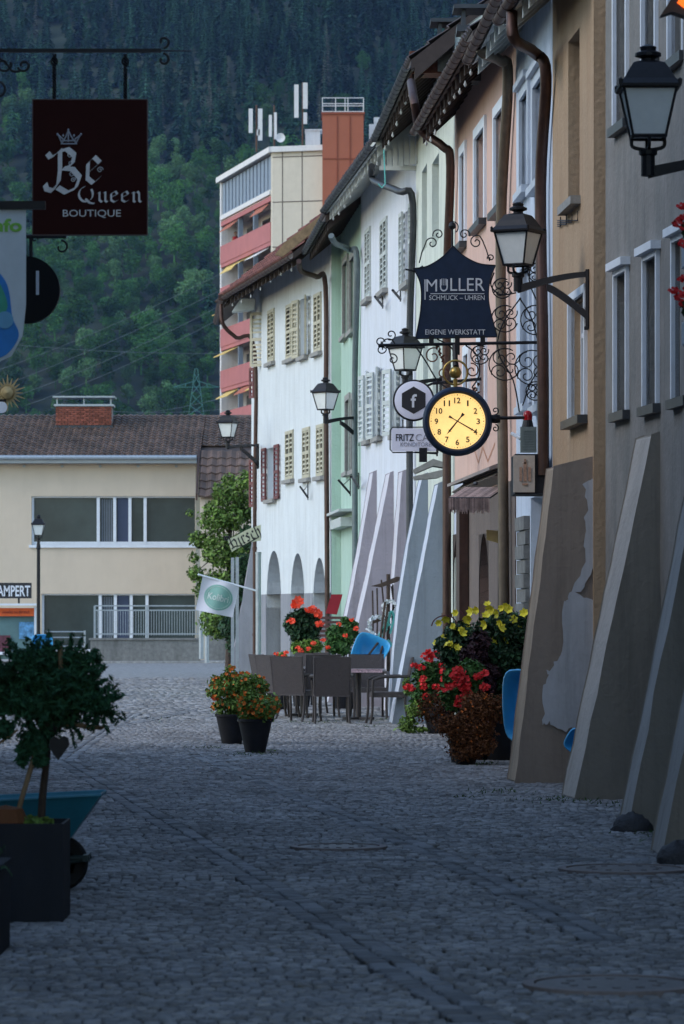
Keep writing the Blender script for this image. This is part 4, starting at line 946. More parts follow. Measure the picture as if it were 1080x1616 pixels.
# ------------------------------------------------------------------ hillside, forest
def hz(x, y):
    h = max(0, y - 1450) ** 1.0 * .46; h = min(h, (2350 - 1450) * .46 + max(0, y - 2350) * .36) if y > 2350 else h
    return h + (14 * math.sin(x * .011 + y * .004) + 9 * math.sin(x * .027 - y * .009 + 2) + 5 * math.sin(x * .05 + y * .03)) * min(1, max(0, (y - 1430) / 200))
m = MB(); xs = np.linspace(-900, 900, 46); ys = np.linspace(1380, 3400, 60)
for y in ys:
    for x in xs: m.v.append((x, y, hz(x, y) - .05))
nx = len(xs); m.f = [(j * nx + i, j * nx + i + 1, (j + 1) * nx + i + 1, (j + 1) * nx + i) for j in range(len(ys) - 1) for i in range(nx - 1)]
tag(m.build('hillside', M('forest_floor', (.022, .035, .018), .95, var=.4, scale=.02)), kind='structure')
protos = bpy.data.collections.new('tree kinds')
def leafmat(name, col, v=.35):
    m_ = M(name, col, .8, isl=.35, var=.2, scale=.2, spec=.1); n = m_.node_tree.nodes; l = m_.node_tree.links
    oi = n.new('ShaderNodeObjectInfo'); mr = n.new('ShaderNodeMapRange'); l.new(oi.outputs['Random'], mr.inputs[0]); mr.inputs[3].default_value = 1 - v; mr.inputs[4].default_value = 1 + v * 1.3
    vm = [x for x in n if x.type == 'VECT_MATH'][0]; s2 = n.new('ShaderNodeVectorMath'); s2.operation = 'SCALE'; l.new(vm.outputs[0], s2.inputs[0]); l.new(mr.outputs[0], s2.inputs['Scale'])
    l.new(s2.outputs[0], n['Principled BSDF'].inputs['Base Color']); return m_
def conifer(name, seed, mat, H=25, R0=3.6, thin=1):
    g = random.Random(seed); m = MB(); lev = 19
    for i in range(lev):
        t_ = i / (lev - 1); z = H * (.12 + .87 * t_); r = R0 * (1 - t_) ** .8 * g.uniform(.75, 1.15) + .15; nb = int((11 - 6 * t_) * thin) + 3
        for b in range(nb):
            a = g.random() * 6.28; rr = r * g.uniform(.6, 1.15); d_ = Vector((math.cos(a), math.sin(a), 0)); s_ = Vector((-d_.y, d_.x, 0)) * rr * g.uniform(.16, .30)
            tip = d_ * rr + Vector((0, 0, z - rr * g.uniform(.25, .55))); mid = d_ * rr * .55 + Vector((0, 0, z - rr * .1)); o = Vector((0, 0, z + .3))
            m.add([o, mid + s_, tip, mid - s_, mid + Vector((0, 0, -rr * .28))], [(0, 1, 2), (0, 2, 3), (1, 4, 2), (3, 2, 4)])
    m.tube([(0, 0, 0), (0, 0, H * .98)], [.35, .04], 5)
    o = m.build(name, mat); COL.objects.unlink(o); protos.objects.link(o)
def broad(name, seed, mat, H=17, Rr=5.2):
    g = random.Random(seed); bl = []
    for i in range(16):
        a = g.random() * 6.28; r = Rr * .62 * math.sqrt(g.random()); q = g.uniform(1.6, 2.8); bl.append((r * math.cos(a), r * math.sin(a), H * .55 + g.uniform(-.32, .3) * H * (1 - r / Rr * .5), q, q, q * .8))
    m = MB(); leaves(m, bl, 1500, .62, seed, flat=.6, asp=1.2, shell=.75); m.tube([(0, 0, 0), (0, 0, H * .6)], [.4, .2], 5)
    o = m.build(name, mat); COL.objects.unlink(o); protos.objects.link(o)
mc = leafmat('spruce_green', (.019, .052, .026), .55); mc2 = leafmat('blue_spruce_green', (.024, .062, .038), .6); ml = leafmat('beech_green', (.042, .112, .030), .6); ml2 = leafmat('ash_green', (.075, .15, .06), .55); mdd = leafmat('dead_spruce_grey', (.10, .11, .085), .2)
conifer('a_spruce', 1, mc, 25, 4.4); conifer('b_spruce', 2, mc2, 28, 4.6); conifer('c_spruce', 3, mc, 22, 5.0); conifer('d_dead_spruce', 4, mdd, 26, 2.6, .5)
broad('e_beech', 5, ml); broad('f_ash', 6, ml2, 15, 4.6); broad('g_beech', 7, ml, 19, 5.6); broad('h_beech', 8, ml2, 13, 5)
rg = random.Random(12); pts = []
y = 1400
while y < 2720:
    x = -.115 * y - 30; lim = .115 * y + 30; st = 8.6
    while x < lim:
        xx = x + rg.uniform(-3, 3); yy = y + rg.uniform(-3, 3)
        nzv = math.sin(xx * .013 + yy * .007) + math.sin(xx * .031 - yy * .017 + 1) + rg.gauss(0, .8)
        pc = (yy - 1700) / 340 + nzv * .36      # share of spruces grows uphill
        if yy < 1480 and (rg.random() < .5 or (-330 < xx < -90 and 1430 < yy < 1475)): x += st; continue
        if pc > .5: k = 3 if rg.random() < .03 else rg.choice((0, 1, 2))
        else: k = rg.choice((4, 5, 6, 7))
        pts.append((xx, yy, hz(xx, yy), k, rg.uniform(.6, 1.15) * (1.25 if rg.random() < .12 else 1))); x += st
    y += 12.5
me = bpy.data.meshes.new('forest'); me.from_pydata([p[:3] for p in pts], [], [])
for nm, ty, vals in (('kind', 'INT', [p[3] for p in pts]), ('size', 'FLOAT', [p[4] for p in pts]), ('turn', 'FLOAT', [rg.random() * 6.28 for p in pts])):
    at = me.attributes.new(nm, ty, 'POINT'); at.data.foreach_set('value', vals)
fo = bpy.data.objects.new('forest', me); COL.objects.link(fo); tag(fo, 'dense mixed forest of spruces and beeches covering the mountainside behind the town', 'forest', kind='stuff')
ng = bpy.data.node_groups.new('forest', 'GeometryNodeTree'); ng.interface.new_socket('Geometry', in_out='INPUT', socket_type='NodeSocketGeometry'); ng.interface.new_socket('Geometry', in_out='OUTPUT', socket_type='NodeSocketGeometry')
gi = ng.nodes.new('NodeGroupInput'); go = ng.nodes.new('NodeGroupOutput'); ip = ng.nodes.new('GeometryNodeInstanceOnPoints'); ci = ng.nodes.new('GeometryNodeCollectionInfo')
ci.inputs['Collection'].default_value = protos; ci.inputs['Separate Children'].default_value = True; ci.inputs['Reset Children'].default_value = True; ip.inputs['Pick Instance'].default_value = True
def na(nm, ty):
    q = ng.nodes.new('GeometryNodeInputNamedAttribute'); q.data_type = ty; q.inputs['Name'].default_value = nm; return q.outputs['Attribute']
cx = ng.nodes.new('ShaderNodeCombineXYZ'); ng.links.new(na('turn', 'FLOAT'), cx.inputs[2])
L_ = ng.links.new; L_(gi.outputs[0], ip.inputs['Points']); L_(ci.outputs[0], ip.inputs['Instance']); L_(na('kind', 'INT'), ip.inputs['Instance Index']); L_(na('size', 'FLOAT'), ip.inputs['Scale']); L_(cx.outputs[0], ip.inputs['Rotation']); L_(ip.outputs[0], go.inputs[0])
fo.modifiers.new('forest', 'NODES').node_group = ng
# pylon and wires
t = thing('electricity_pylon', 'thin lattice pylon in front of the forest', 'pylon', W(310, 660, 900)); D = 900; m = MB()
def pl(a, b, r=.06): m.tube([W(*a, D), W(*b, D)], r, 4)
for a, b in (((298, 655), (308, 582)), ((322, 655), (312, 582)), ((298, 655), (320, 640)), ((322, 655), (300, 640)), ((300, 640), (318, 622)), ((320, 640), (302, 622)), ((303, 622), (316, 606)), ((317, 622), (305, 606)), ((305, 606), (314, 590)), ((315, 606), (307, 590)), ((308, 582), (312, 582))): pl(a, b)
for y, l in ((611, 36), ): pl((310 - l, y), (310 + l, y)); pl((310 - l, y), (309, y - 10)); pl((310 + l, y), (311, y - 10)); pl((310 - l * .5, y), (310 - l * .45, y - 5)); pl((310 + l * .5, y), (310 + l * .45, y - 5))
m.build('lattice', X['seam'], t)
for i, (a, b, sg, lab) in enumerate((((-20, 618), (352, 456), 6, 'topmost slanting power line before the forest'), ((-20, 640), (352, 480), 10, 'second slanting power line before the forest'), ((-20, 540), (352, 558), 5, 'nearly level power line before the forest'), ((40, 640), (352, 500), 8, 'power line crossing low above the ochre chimney'), ((-20, 590), (352, 430), 8, 'faint power line left of the tower'), ((200, 655), (352, 628), 3, 'short power line by the pylon'), ((160, 648), (352, 646), 4, 'lowest power line above the tiled roof'))):
    m = MB(); D = 600; P_ = [W(a[0] + (b[0] - a[0]) * k / 16, a[1] + (b[1] - a[1]) * k / 16 + sg * 4 * (k / 16) * (1 - k / 16), D) for k in range(17)]; m.tube(P_, .028, 4)
    tag(m.build('power_line', M('aluminium_wire', (.13, .16, .18), .6), None, org=P_[0]), lab, 'power line', 'power lines')

# ------------------------------------------------------------------ tree by the white house
def tree(name, label, base, blobs, trunk, n, size, mat, seed, cat='tree', tr=.09):
    t = thing(name, label, cat, base); m = MB(); b = Vector(base)
    m.tube([b] + [Vector(p) for p in trunk], [tr] + [tr * .8 * (1 - i / len(trunk)) + .01 for i in range(len(trunk))], 8)
    top = Vector(trunk[-1]); rg = random.Random(seed)
    for q in blobs[:14]: 
        s_ = b.lerp(top, rg.uniform(.4, .95)); e = Vector(q[:3]); mm = s_.lerp(e, .5) + Vector((0, 0, -.1)); m.tube([s_, mm, e], [tr * .35, tr * .2, .008], 5)
    m.build('trunk', X['woodd'], t); m = MB(); leaves(m, blobs, n, size, seed); m.build('crown', mat, t); return t
D = 98; rg = random.Random(31); bl = []
for (px, py, r) in ((350, 785, .25), (338, 820, .38), (365, 815, .45), (325, 855, .28), (350, 870, .5), (385, 870, .5), (372, 780, .25), (330, 800, .16), (345, 770, .14), (395, 800, .45), (340, 930, .55), (375, 925, .6), (308, 905, .22), (310, 850, .22), (300, 810, .12), (360, 760, .22), (390, 760, .3), (345, 980, .5), (380, 980, .5), (306, 880, .16)):
    p = W(px, py, D); bl.append((p.x, D + rg.uniform(-.4, .4), p.z, r, r, r * .95))
p = W(360, 1060, D); tree('small_tree', 'bushy light green tree between the cream building and the white arcade house', (p.x, D, 0), bl, [(p.x + .05, D, 1.2), (p.x, D, 2.4), (p.x + .1, D, 4.2)], 13000, .075, X['leafy'], 3)
p = W(385, 1060, 92); bl = [(W(px, py, 92).x, 92, W(px, py, 92).z, r, .5, r) for px, py, r in ((372, 940, .35), (392, 900, .4), (388, 960, .45), (396, 850, .3), (365, 990, .3), (385, 1010, .45))]
tree('dark_shrub', 'dark green climbing shrub behind the two flag posts', (p.x, 92, 0), bl, [(p.x, 92, 1), (p.x, 92, 2)], 6000, .08, X['leafd'], 9, cat='shrub', tr=.05)
# ------------------------------------------------------------------ lanterns
def lantern_parts(t, z0=0):
    def fr(w, z): return [(-w, -w, z), (w, -w, z), (w, w, z), (-w, w, z)]
    m = MB(); m.lathe([(.045, z0), (.045, z0 + .13), (.06, z0 + .14), (.06, z0 + .17), (.03, z0 + .18)], seg=10)
    for a, b in ((-1, 0), (1, 0), (0, -1), (0, 1)): m.tube(bez([(a * .02, b * .02, z0 + .17), (a * .10, b * .10, z0 + .19), (a * .105, b * .105, z0 + .25)], 4), .012, 6)
    m.build('holder', X['iron'], t)
    zb, ztp = z0 + .25, z0 + .56; wb, wt = .105, .17
    m = MB(); b = [Vector(p) for p in fr(wb - .006, zb + .005)]; tt = [Vector(p) for p in fr(wt - .006, ztp - .003)]; m.hexa(b, tt); g = m.build('glass', X['lampglass'], t)
    m = MB(); B_ = [Vector(p) for p in fr(wb, zb)]; T_ = [Vector(p) for p in fr(wt, ztp)]
    for p, q in zip(B_, T_): m.tube([p, q], .0095, 5)
    for k in range(4): m.tube([B_[k], B_[(k + 1) % 4]], .013, 5); m.tube([T_[k], T_[(k + 1) % 4]], .013, 5)
    m.build('frame', X['iron'], t)
    m = MB(); m.lathe([(.170, ztp + .005), (.198, ztp + .0), (.20, ztp + .018), (.165, ztp + .055), (.135, ztp + .11), (.10, ztp + .165), (.06, ztp + .18)], seg=4, sq=True)
    m.lathe([(.05, ztp + .17), (.045, ztp + .2), (.085, ztp + .215), (.085, ztp + .235), (.05, ztp + .25), (.055, ztp + .275), (.02, ztp + .29), (.001, ztp + .292)], seg=14)
    for a in (-1, 1):
        for b in (-1, 1): m.lathe([(.012, ztp + .01), (.014, ztp + .045), (.001, ztp + .055)], (a * .19, b * .19, 0), 6)
    m.build('roof_cap', X['iron'], t)
def wall_lamp(px, pyb, D, wx, wy, label):
    """lantern whose holder foot shows at px,pyb; arm runs to the wall point wx,wy"""
    p = W(px, pyb, D); ang = math.atan2(wy - D, wx - p.x); L_ = math.hypot(wx - p.x, wy - D)
    t = thing('wall_lantern', label, 'lantern', p, ang, 'black wall lanterns', world=False); lantern_parts(t)
    m = MB(); z = .04
    def pr(poly): m.prism([Vector((a, -.018, b)) for a, b in poly], (0, .036, 0))
    N = 10; up = [(L_ * k / N, z + .02 + .10 * math.sin(k / N * PI / 2)) for k in range(N + 1)]; lo = [(L_ * k / N, z - .055 + .125 * math.sin(k / N * PI / 2)) for k in range(N, -1, -1)]
    pr(up + lo)
    s_ = L_ * .42; up = [(s_ + (L_ - s_) * k / N, z + .02 - .30 * (k / N) ** 1.25) for k in range(N + 1)]; lo = [(s_ + (L_ - s_) * k / N, z - .05 - .30 * (k / N) ** 1.15) for k in range(N, -1, -1)]
    pr(up + [(L_, -.34)] + lo[1:]); m.box((L_ - .01, 0, -.1), (.03, .06, .56)); m.build('bracket', X['iron'], t)
    m = MB()
    for zz in (-.36, .16): m.lathe([(.022, -.03), (.022, .0), (.001, .01)], (L_ - .03, 0, zz), 8)
    m.build('bolts', X['iron'], t); return t
wall_lamp(1023, 278, 24.6, 2.79, 24.6, 'large black lantern at the top right on the grey wall, nearest of all')
p = F7.pt(F7.u(930), 0); wall_lamp(818, 460, 36.2, p.x, p.y, 'black lantern above right of the lit clock, on the ochre wall')
p = F2.pt(F2.L - .4, 0, .03); wall_lamp(514, 668, 69.8, p.x + .05, p.y + .1, 'black lantern on the mint house by its brown downpipe')
wall_lamp(360, 708, 84, P1a[0], 85.6, 'black lantern on the far left corner of the white arcade house')
p = F4.pt(5.6, 0); wall_lamp(640, 612, 54, p.x, p.y, 'black lantern behind the ornate bracket, over the round white sign')
t = thing('street_lamp', 'black street lamp on a tall post in front of the cream building', 'street lamp', (W(61, 0, 110).x, 110, 0), world=False); lantern_parts(t, 3.55)
m = MB(); m.lathe([(.13, 0), (.13, .5), (.09, .6), (.07, .9), (.055, 1), (.05, 3.4), (.07, 3.42), (.05, 3.56)], seg=12); m.build('post', X['iron'], t)

# ------------------------------------------------------------------ jeweller's sign and clock on the ornate bracket
D = 39.5; wallp = F6.pt(F6.L - .35, 0); DS = D
t = thing('hanging_sign', 'dark blue shaped sign reading MÜLLER on an ornate iron bracket', 'sign', W(868, 540, D))
m = MB(); m.tube([W(597, 545, D), W(868, 540, D)], .017, 8); m.tube([W(868, 395, D), W(868, 640, D)], .014, 8)
for px, a, b in ((681, 530, 545), (722, 530, 560), (762, 530, 545)): m.box(W(px, (a + b) / 2, D), (.05, .05, (b - a) * D / FPX))
br = m.build('bracket', X['iron'], t)
def sp(L, rad=.0065, D_=None):
    m = MB()
    for a in L: spiral(m, *a[:5], D_ or D, rad=rad, ccw=a[5] if len(a) > 5 else 1, tail=a[6] if len(a) > 6 else None)
    return m
m = sp([(692, 370, 9, 200, 1.3, -1), (733, 370, 9, -20, 1.3, 1), (714, 357, 11, -60, .9, 1), (682, 384, 10, 180, 1.2, -1, [(662, 415), (666, 398)]), (752, 382, 11, 60, 1.3, 1, [(773, 412), (768, 395), (762, 380)]), (775, 407, 6, 200, 1.2, -1),
        (611, 545, 13, 0, .9, 1), (617, 528, 9, 240, 1.2, 1), (620, 567, 9, 120, 1.2, -1), (600, 540, 8, 0, 1.1, 1), (602, 551, 8, 0, 1.1, -1)])
for cx, cy, r in ((797, 503, 20), (845, 505, 22), (797, 575, 24), (840, 580, 26), (758, 560, 14), (793, 455, 15), (848, 430, 14), (845, 617, 14)):
    for k, (dx, dy, a, s_) in enumerate(((-.3, -.4, 90, 1), (.4, .35, 270, 1), (-.35, .5, 200, -1), (.45, -.45, 20, -1))): spiral(m, cx + dx * r, cy + dy * r, r * .55, a, 1.3, D, rad=.006, ccw=s_)
    q = [W(x, y, D) for x, y in arc(cx, cy, r * 1.05, 20, 300, 18)]; m.tube(q, .0065, 6)
for pth in ([(655, 545), (672, 570), (690, 600), (706, 612)], [(690, 535), (712, 548), (722, 570), (724, 590)], [(735, 545), (752, 560), (757, 590), (745, 612)], [(820, 470), (838, 500), (850, 540), (866, 590)], [(868, 560), (840, 600), (825, 640)], [(868, 520), (850, 480), (835, 440), (845, 400)], [(780, 430), (775, 450), (790, 465), (815, 462)], [(785, 541), (790, 520), (800, 500), (822, 470)], [(785, 541), (790, 565), (810, 600), (820, 650)]):
    m.tube([W(x, y, D) for x, y in bez(pth, 6)], .0075, 6)
m.build('scrollwork', X['iron'], br)
m = sp([(684, 562, 14, 60, 1.2, 1), (745, 585, 12, 100, 1.3, -1), (700, 590, 10, 0, 1.2, 1)], .007, D + .03)
rg = random.Random(6)
for i in range(26):
    a, b = (690 + i * .9, 545 + i * 2.1) if i < 14 else (742 + (i - 14) * 1.2, 622 - (i - 14) * 1.2 + rg.gauss(0, 2)); p = W(a + rg.gauss(0, 1.5), b, D + .02); q = Vector((rg.gauss(0, 1), 0, rg.gauss(0, 1))).normalized() * .03
    m.add([p - q * .6, p + Vector((q.z, 0, -q.x)) * .4, p + q, p - Vector((q.z, .01, -q.x)) * .4], [(0, 1, 2, 3)])
m.build('rusty_leaves', X['rust'], br)
m = MB(); m.tube([W(714, 352, D), W(714, 390, D)], .011, 8); m.lathe([(.001, -.04), (.035, -.02), (.04, 0), (.03, .03), (.001, .045)], W(714, 357, D), 12); m.tube([W(640, 425, D), W(655, 428, D), W(668, 420, D)], .01, 6); m.build('finial', X['iron'], br)
e = [(653, 424)]
top_l = bez([(653, 424), (675, 420), (698, 406), (715, 388)], 8); top_r = bez([(715, 388), (732, 404), (756, 416), (782, 419)], 8)
rgt = bez([(782, 419), (773, 445), (772, 480), (785, 532)], 8); lft = bez([(656, 535), (664, 490), (664, 450), (653, 424)], 8)
out = top_l[:-1] + top_r[:-1] + rgt[:-1] + [(785, 532)] + lft[:-1]
m = MB(); m.prism([W(x, y, D - .02) for x, y in out], (0, .04, 0)); pl_ = m.build('plate', X['ironblue'], t)
m = MB(); edge = [W(x, y, D) + Vector((0, -.02, 0)) for x, y in out + out[:1]]; m.tube(edge, .006, 5); m.build('edge_rod', X['iron'], pl_)
Dt = D - .022; m = MB(); wd = (765 - 670)
text_mb(m, 'M', 673, 690, 441, 460, Dt); text_mb(m, 'U', 694.5, 707, 441, 460, Dt); text_mb(m, 'LLER', 711, 765, 439, 459, Dt)
for k in range(3): m.box(W(697.6 + k * 3.2, 445, Dt - .002), (.007, .004, .07))
m.box(W(671, 457, Dt - .002), (.011, .005, .21)); m.box(W(722, 463.5, Dt - .002), (.56, .004, .008), 0)
text_mb(m, 'SCHMUCK – UHREN', 677.5, 765, 466, 473.5, Dt); text_mb(m, 'EIGENE WERKSTATT', 671.5, 766, 520, 528, Dt); m.build('lettering', X['lettering'], pl_)
# clock
D = 39.2; cpx, cpy = 722, 665; c = W(cpx, cpy, D); k_ = D / FPX
t = thing('street_clock', 'round street clock with a warm lit face hanging under the dark blue sign', 'clock', c)
m = MB(); r = 55 * k_; m.lathe([(.001, .12), (r * .8, .12), (r * .97, .07), (r, 0), (r * .985, -.05), (r * .93, -.085), (r * .86, -.09), (r * .81, -.07), (r * .80, -.03)], c, 64, 'Y', cap=False); m.build('case', X['ironblue'], t, smooth=40)
m = MB(); m.lathe([(r * .81, -.028), (r * .4, -.029), (.001, -.03)], c, 64, 'Y'); fc = m.build('face', X['clock'], t)
m = MB(); yF = c.y - .034
cu = {12: '12', 1: '1', 2: '2', 3: '3', 4: '4', 5: '5', 6: '6', 7: '7', 8: '8', 9: '9', 10: '10', 11: '11'}
for h, s_ in cu.items():
    a = PI / 2 - h * PI / 6; x = cpx + math.cos(a) * 33; y = cpy - math.sin(a) * 33; wdt = 5.0 if len(s_) == 2 else (1.3 if h == 1 else 2.9); text_mb(m, s_, x - wdt, x + wdt, y - 4.6, y + 4.6, yF * 1.0, bold=.02)
for q in range(60):
    a = q * PI / 30; p = Vector((c.x + math.cos(a) * r * .755, yF, c.z + math.sin(a) * r * .755)); m.lathe([(.0035 if q % 5 else .0065, 0), (.001, -.002)], p, 6, 'Y')
m.build('numerals', X['black'], fc)
def hand(name, ang, L_, wd):
    m = MB(); a = R(90 - ang); dx, dz = math.cos(a), math.sin(a); sx, sz = -dz, dx
    def P_(u, v): return (c.x + dx * u + sx * v, c.y - .042 - (.006 if L_ > .2 else 0), c.z + dz * u + sz * v)
    m.prism([P_(-.08, wd * .6), (P_(-.08, -wd * .6)), P_(L_ * .7, -wd), P_(L_, 0), P_(L_ * .7, wd)], (0, -.003, 0))
    m.prism([P_(L_ * .66, -wd * 2.6), P_(L_ * .78, 0), P_(L_ * .66, wd * 2.6), P_(L_ * .72, 0)], (0, -.0045, 0)); m.prism([P_(-.10, -wd * 2), P_(-.05, -wd * .5), P_(-.05, wd * .5), P_(-.10, wd * 2)], (0, -.0048, 0)); m.build(name, X['black'], fc)
hand('minute_hand', 120, .245, .007); hand('hour_hand', 219, .18, .009)
m = MB(); q = W(719, 588, D); m.lathe([(.001, -.065), (.045, -.05), (.066, 0), (.045, .05), (.001, .065)], q, 20); m.tube([W(719, 598, D), W(719, 613, D)], .022, 10); m.tube([q + Vector((math.cos(a * PI / 12) * .125, 0, math.sin(a * PI / 12) * .125)) for a in range(25)], .011, 8); m.build('brass_ball', X['brass'], t, smooth=50)
m = MB(); m.tube([W(718, 545, D + .1), W(719, 578, D)], .028, 8); m.tube([W(776, 660, D), W(828, 659, D)], .017, 8); m.lathe([(.04, -.05), (.05, 0), (.04, .05)], W(782, 661, D), 10, 'X')
spiral(m, 782, 648, 6, 270, 1.2, D, rad=.006); spiral(m, 782, 676, 6, 90, 1.2, D, rad=.006, ccw=-1); m.build('hanger', X['iron'], t)
# red beacon and siren box
t = thing('alarm_siren', 'grey siren box with a red beacon on top, right of the clock', 'siren', W(834, 715, 40.2)); D = 40.2
m = MB(); m.box(W(834, 694, D), (.17, .12, .27))
for k in range(8): m.box(W(834, 680 + k * 4, D - .062 * 150 / 150 + .0) if 0 else W(834, 680 + k * 4, D) + Vector((0, -.065, 0)), (.14, .012, .012))
m.build('louvred_box', X['plast'], t); m = MB(); m.lathe([(.065, 0), (.05, .06), (.045, .075)], W(833, 674, D), 14); m.build('base', X['black'], t)
m = MB(); m.lathe([(.048, 0), (.05, .05), (.042, .085), (.02, .10), (.001, .102)], W(833, 663, D), 16); m.build('beacon', X['redglass'], t, smooth=50)
m = MB(); m.tube([W(822, 692, D), W(808, 684, D + .1)], .02, 6); m.build('arm', X['wpaint'], t)
# box sign
t = thing('light_box_sign', 'unlit white box sign with a faded rusty emblem beside the ochre buttress', 'sign', W(840, 750, 39)); D = 39
m = MB(); a = W(812, 0, D).x; b = W(846, 0, D).x; z0, z1 = W(0, 779, D).z, W(0, 716, D).z
m.box(((a + b) / 2 + .06, D + .5, (z0 + z1) / 2), (b - a + .1, .9, z1 - z0)); m.build('housing', X['pot'], t)
m = MB(); m.box(((a + b) / 2 - .01, D + .04, (z0 + z1) / 2), (b - a, .03, z1 - z0 - .03)); m.build('face', M('yellowed_acrylic', (.50, .44, .38), .5, var=.15, scale=9, stain=.5, stcol=(.3, .32, .36)), t)
m = MB()
for (x, y, wv, hv) in ((829, 744, 5, 30), (822, 748, 4, 22), (836, 748, 4, 22), (829, 728, 3, 8), (829, 764, 9, 3)): m.box(W(x, y, D) + Vector((0, .02, 0)), (wv * D / FPX, .012, hv * D / FPX))
m.build('emblem', M('faded_rust_paint', (.40, .25, .18), .8, var=.4, scale=40), t)
# awning
t = thing('reed_awning', 'small fringed reed awning over the doorway below the clock', 'awning', W(755, 790, 44.5)); D = 44.5
m = MB(); rg = random.Random(9); a = W(709, 0, D).x; b = W(773, 0, D).x; zf = W(0, 786, D).z; zbk = W(0, 768, D).z; n = 46
for k in range(n):
    x0 = a + (b - a) * k / n; x1 = x0 + (b - a) / n * .94; sh_ = .2; m.hexa([(x0, D, zf), (x1, D, zf), (x1, D, zf + .012), (x0, D, zf + .012)], [(x0 + sh_, D + .5, zbk), (x1 + sh_, D + .5, zbk), (x1 + sh_, D + .5, zbk + .012), (x0 + sh_, D + .5, zbk + .012)])
sl_ = m.build('slope', X['straw'], t); m = MB()
for k in range(70):
    x0 = a + (b - a) * k / 70; h = rg.uniform(.13, .19); m.box((x0, D - .01 + rg.gauss(0, .006), zf - h / 2), (.009, .008, h))
m.build('fringe', X['straw'], sl_); m = MB(); m.tube([(a, D, zf), (b, D, zf)], .012, 6); m.tube([(b, D, zf), (b + .2, D + .5, zbk)], .01, 6); m.lathe([(.02, -.02), (.03, 0), (.02, .02)], W(751, 763, D + .3), 8); m.build('rod', X['zinc'], t)
m = MB(); m.prism([WF(F5, 767, y_, .05) if 0 else W(x_, y_, 44.9) for x_, y_ in ((768, 836), (790, 838), (790, 858), (768, 852))], (0, .02, 0)); tag(m.build('gilded_sign', X['goldleaf'], None, org=W(779, 845, 44.9)), 'small faded gilded plaque above the dark arches under the awning', 'plaque')
# small slate roofs left of the salmon house
t = thing('canopy_roof', 'stack of small weathered eave roofs above the blue-grey buttresses', 'canopy', W(690, 745, 53)); D = 53
for (pp, th) in ((((652, 741), (684, 724), (722, 736), (722, 741), (684, 735), (656, 747)), .5), (((652, 752), (700, 741), (716, 744), (690, 754), (655, 757)), .4)):
    m = MB(); m.prism([W(x, y, D) for x, y in pp], (0, th, 0)); m.build('roof_slab', X['stone'], t)
# cafe signs
D = 48.0; t = thing('round_cafe_sign', 'round white sign with a black hexagon and a white f, left of the clock', 'sign', W(653, 632, D)); c = W(653, 632, D); r = 30 * D / FPX
m = MB(); m.lathe([(.001, .05), (r, .05), (r, -.05), (r - .012, -.055), (.001, -.055)], c, 48, 'Y'); m.build('disc', X['signw'], t, smooth=40)
m = MB(); m.tube([c + Vector((math.cos(a * PI / 24) * (r + .012), 0, math.sin(a * PI / 24) * (r + .012))) for a in range(49)], .012, 6); m.tube([W(683, 605, D), W(760, 598, D)], .02, 6); m.tube([W(683, 605, D), W(668, 612, D)], .015, 6)
m.tube([W(690, 720, D), W(690, 600, D)], .012, 6); spiral(m, 640, 606, 7, 300, 1.1, D, rad=.006); m.build('rim_and_bracket', X['iron'], t)
m = MB(); m.prism([c + Vector((math.sin(a * PI / 3) * r * .72, -.056, math.cos(a * PI / 3) * r * .72)) for a in range(6)], (0, -.004, 0)); hx = m.build('hexagon', X['black'], t)
m = MB(); Dl = D - .062; text_mb(m, 'f', 648.5, 658, 622, 643, Dl, bold=.02); m.build('letter', X['lettering'], hx)
t = thing('cafe_sign', 'white rectangular sign reading FRITZ CAFE, partly behind the clock', 'sign', W(655, 694, D))
m = MB(); out = [(620, 676), (690, 676), (690, 712), (620, 712), (618, 709), (618, 679)]; m.prism([W(x, y, D) for x, y in out], (0, .04, 0)); m.build('plate', X['signw'], t)
m = MB(); m.tube([W(x, y, D) + Vector((0, .02, 0)) for x, y in [(616, 679), (620, 674), (692, 674), (692, 714), (620, 714), (616, 709), (616, 679)]], .008, 6)
for x in (636, 668): m.tube([W(x, 662, D), W(x, 675, D)], .006, 5)
m.box(W(668, 718, D), (.10, .05, .18)); m.tube([W(655, 714, D), W(690, 716, D)], .012, 5); m.build('frame', X['iron'], t)
m = MB(); Dl = D - .001; text_mb(m, 'FRITZ', 625, 653.5, 685, 696, Dl, bold=.012); m.build('lettering', X['black'], t); m = MB(); text_mb(m, 'CAFE', 656, 692, 685, 696, Dl); text_mb(m, 'KONDITOREI', 632, 682, 698, 704.5, Dl); m.build('lettering', X['greylet'], t)

# ------------------------------------------------------------------ signs hanging on the left
D = 24.0; t = thing('boutique_sign', 'dark maroon square boutique sign with silver crown and blackletter, hanging from a scrolled bar', 'sign', W(142, 80, D)); m = MB()
a = W(-170, 80, D); m.box((a + W(255, 80, D)) / 2, ((W(255, 0, D) - a).x, .03, .022)); m.tube([W(250, 80, D), W(303, 80.5, D)], [.006, .003], 6)
for sg in (1, -1): spiral(m, 258, 80 - sg * 14, 10, 180 if 0 else -90 * sg, .85, D, rad=.008, ccw=sg, r1=.35)
for x, y, r_, a0, s_ in ((38, 103, 10, 200, 1), (6, 102, 12, 20, -1), (-4, 142, 14, 90, -1)): spiral(m, x, y, r_, a0, 1.0, D, rad=.008, ccw=s_, r1=.4)
m.tube([W(x, y, D) for x, y in bez([(-6, 88), (10, 100), (20, 112), (32, 112)], 5)], .008, 6); br = m.build('bar', X['iron'], t)
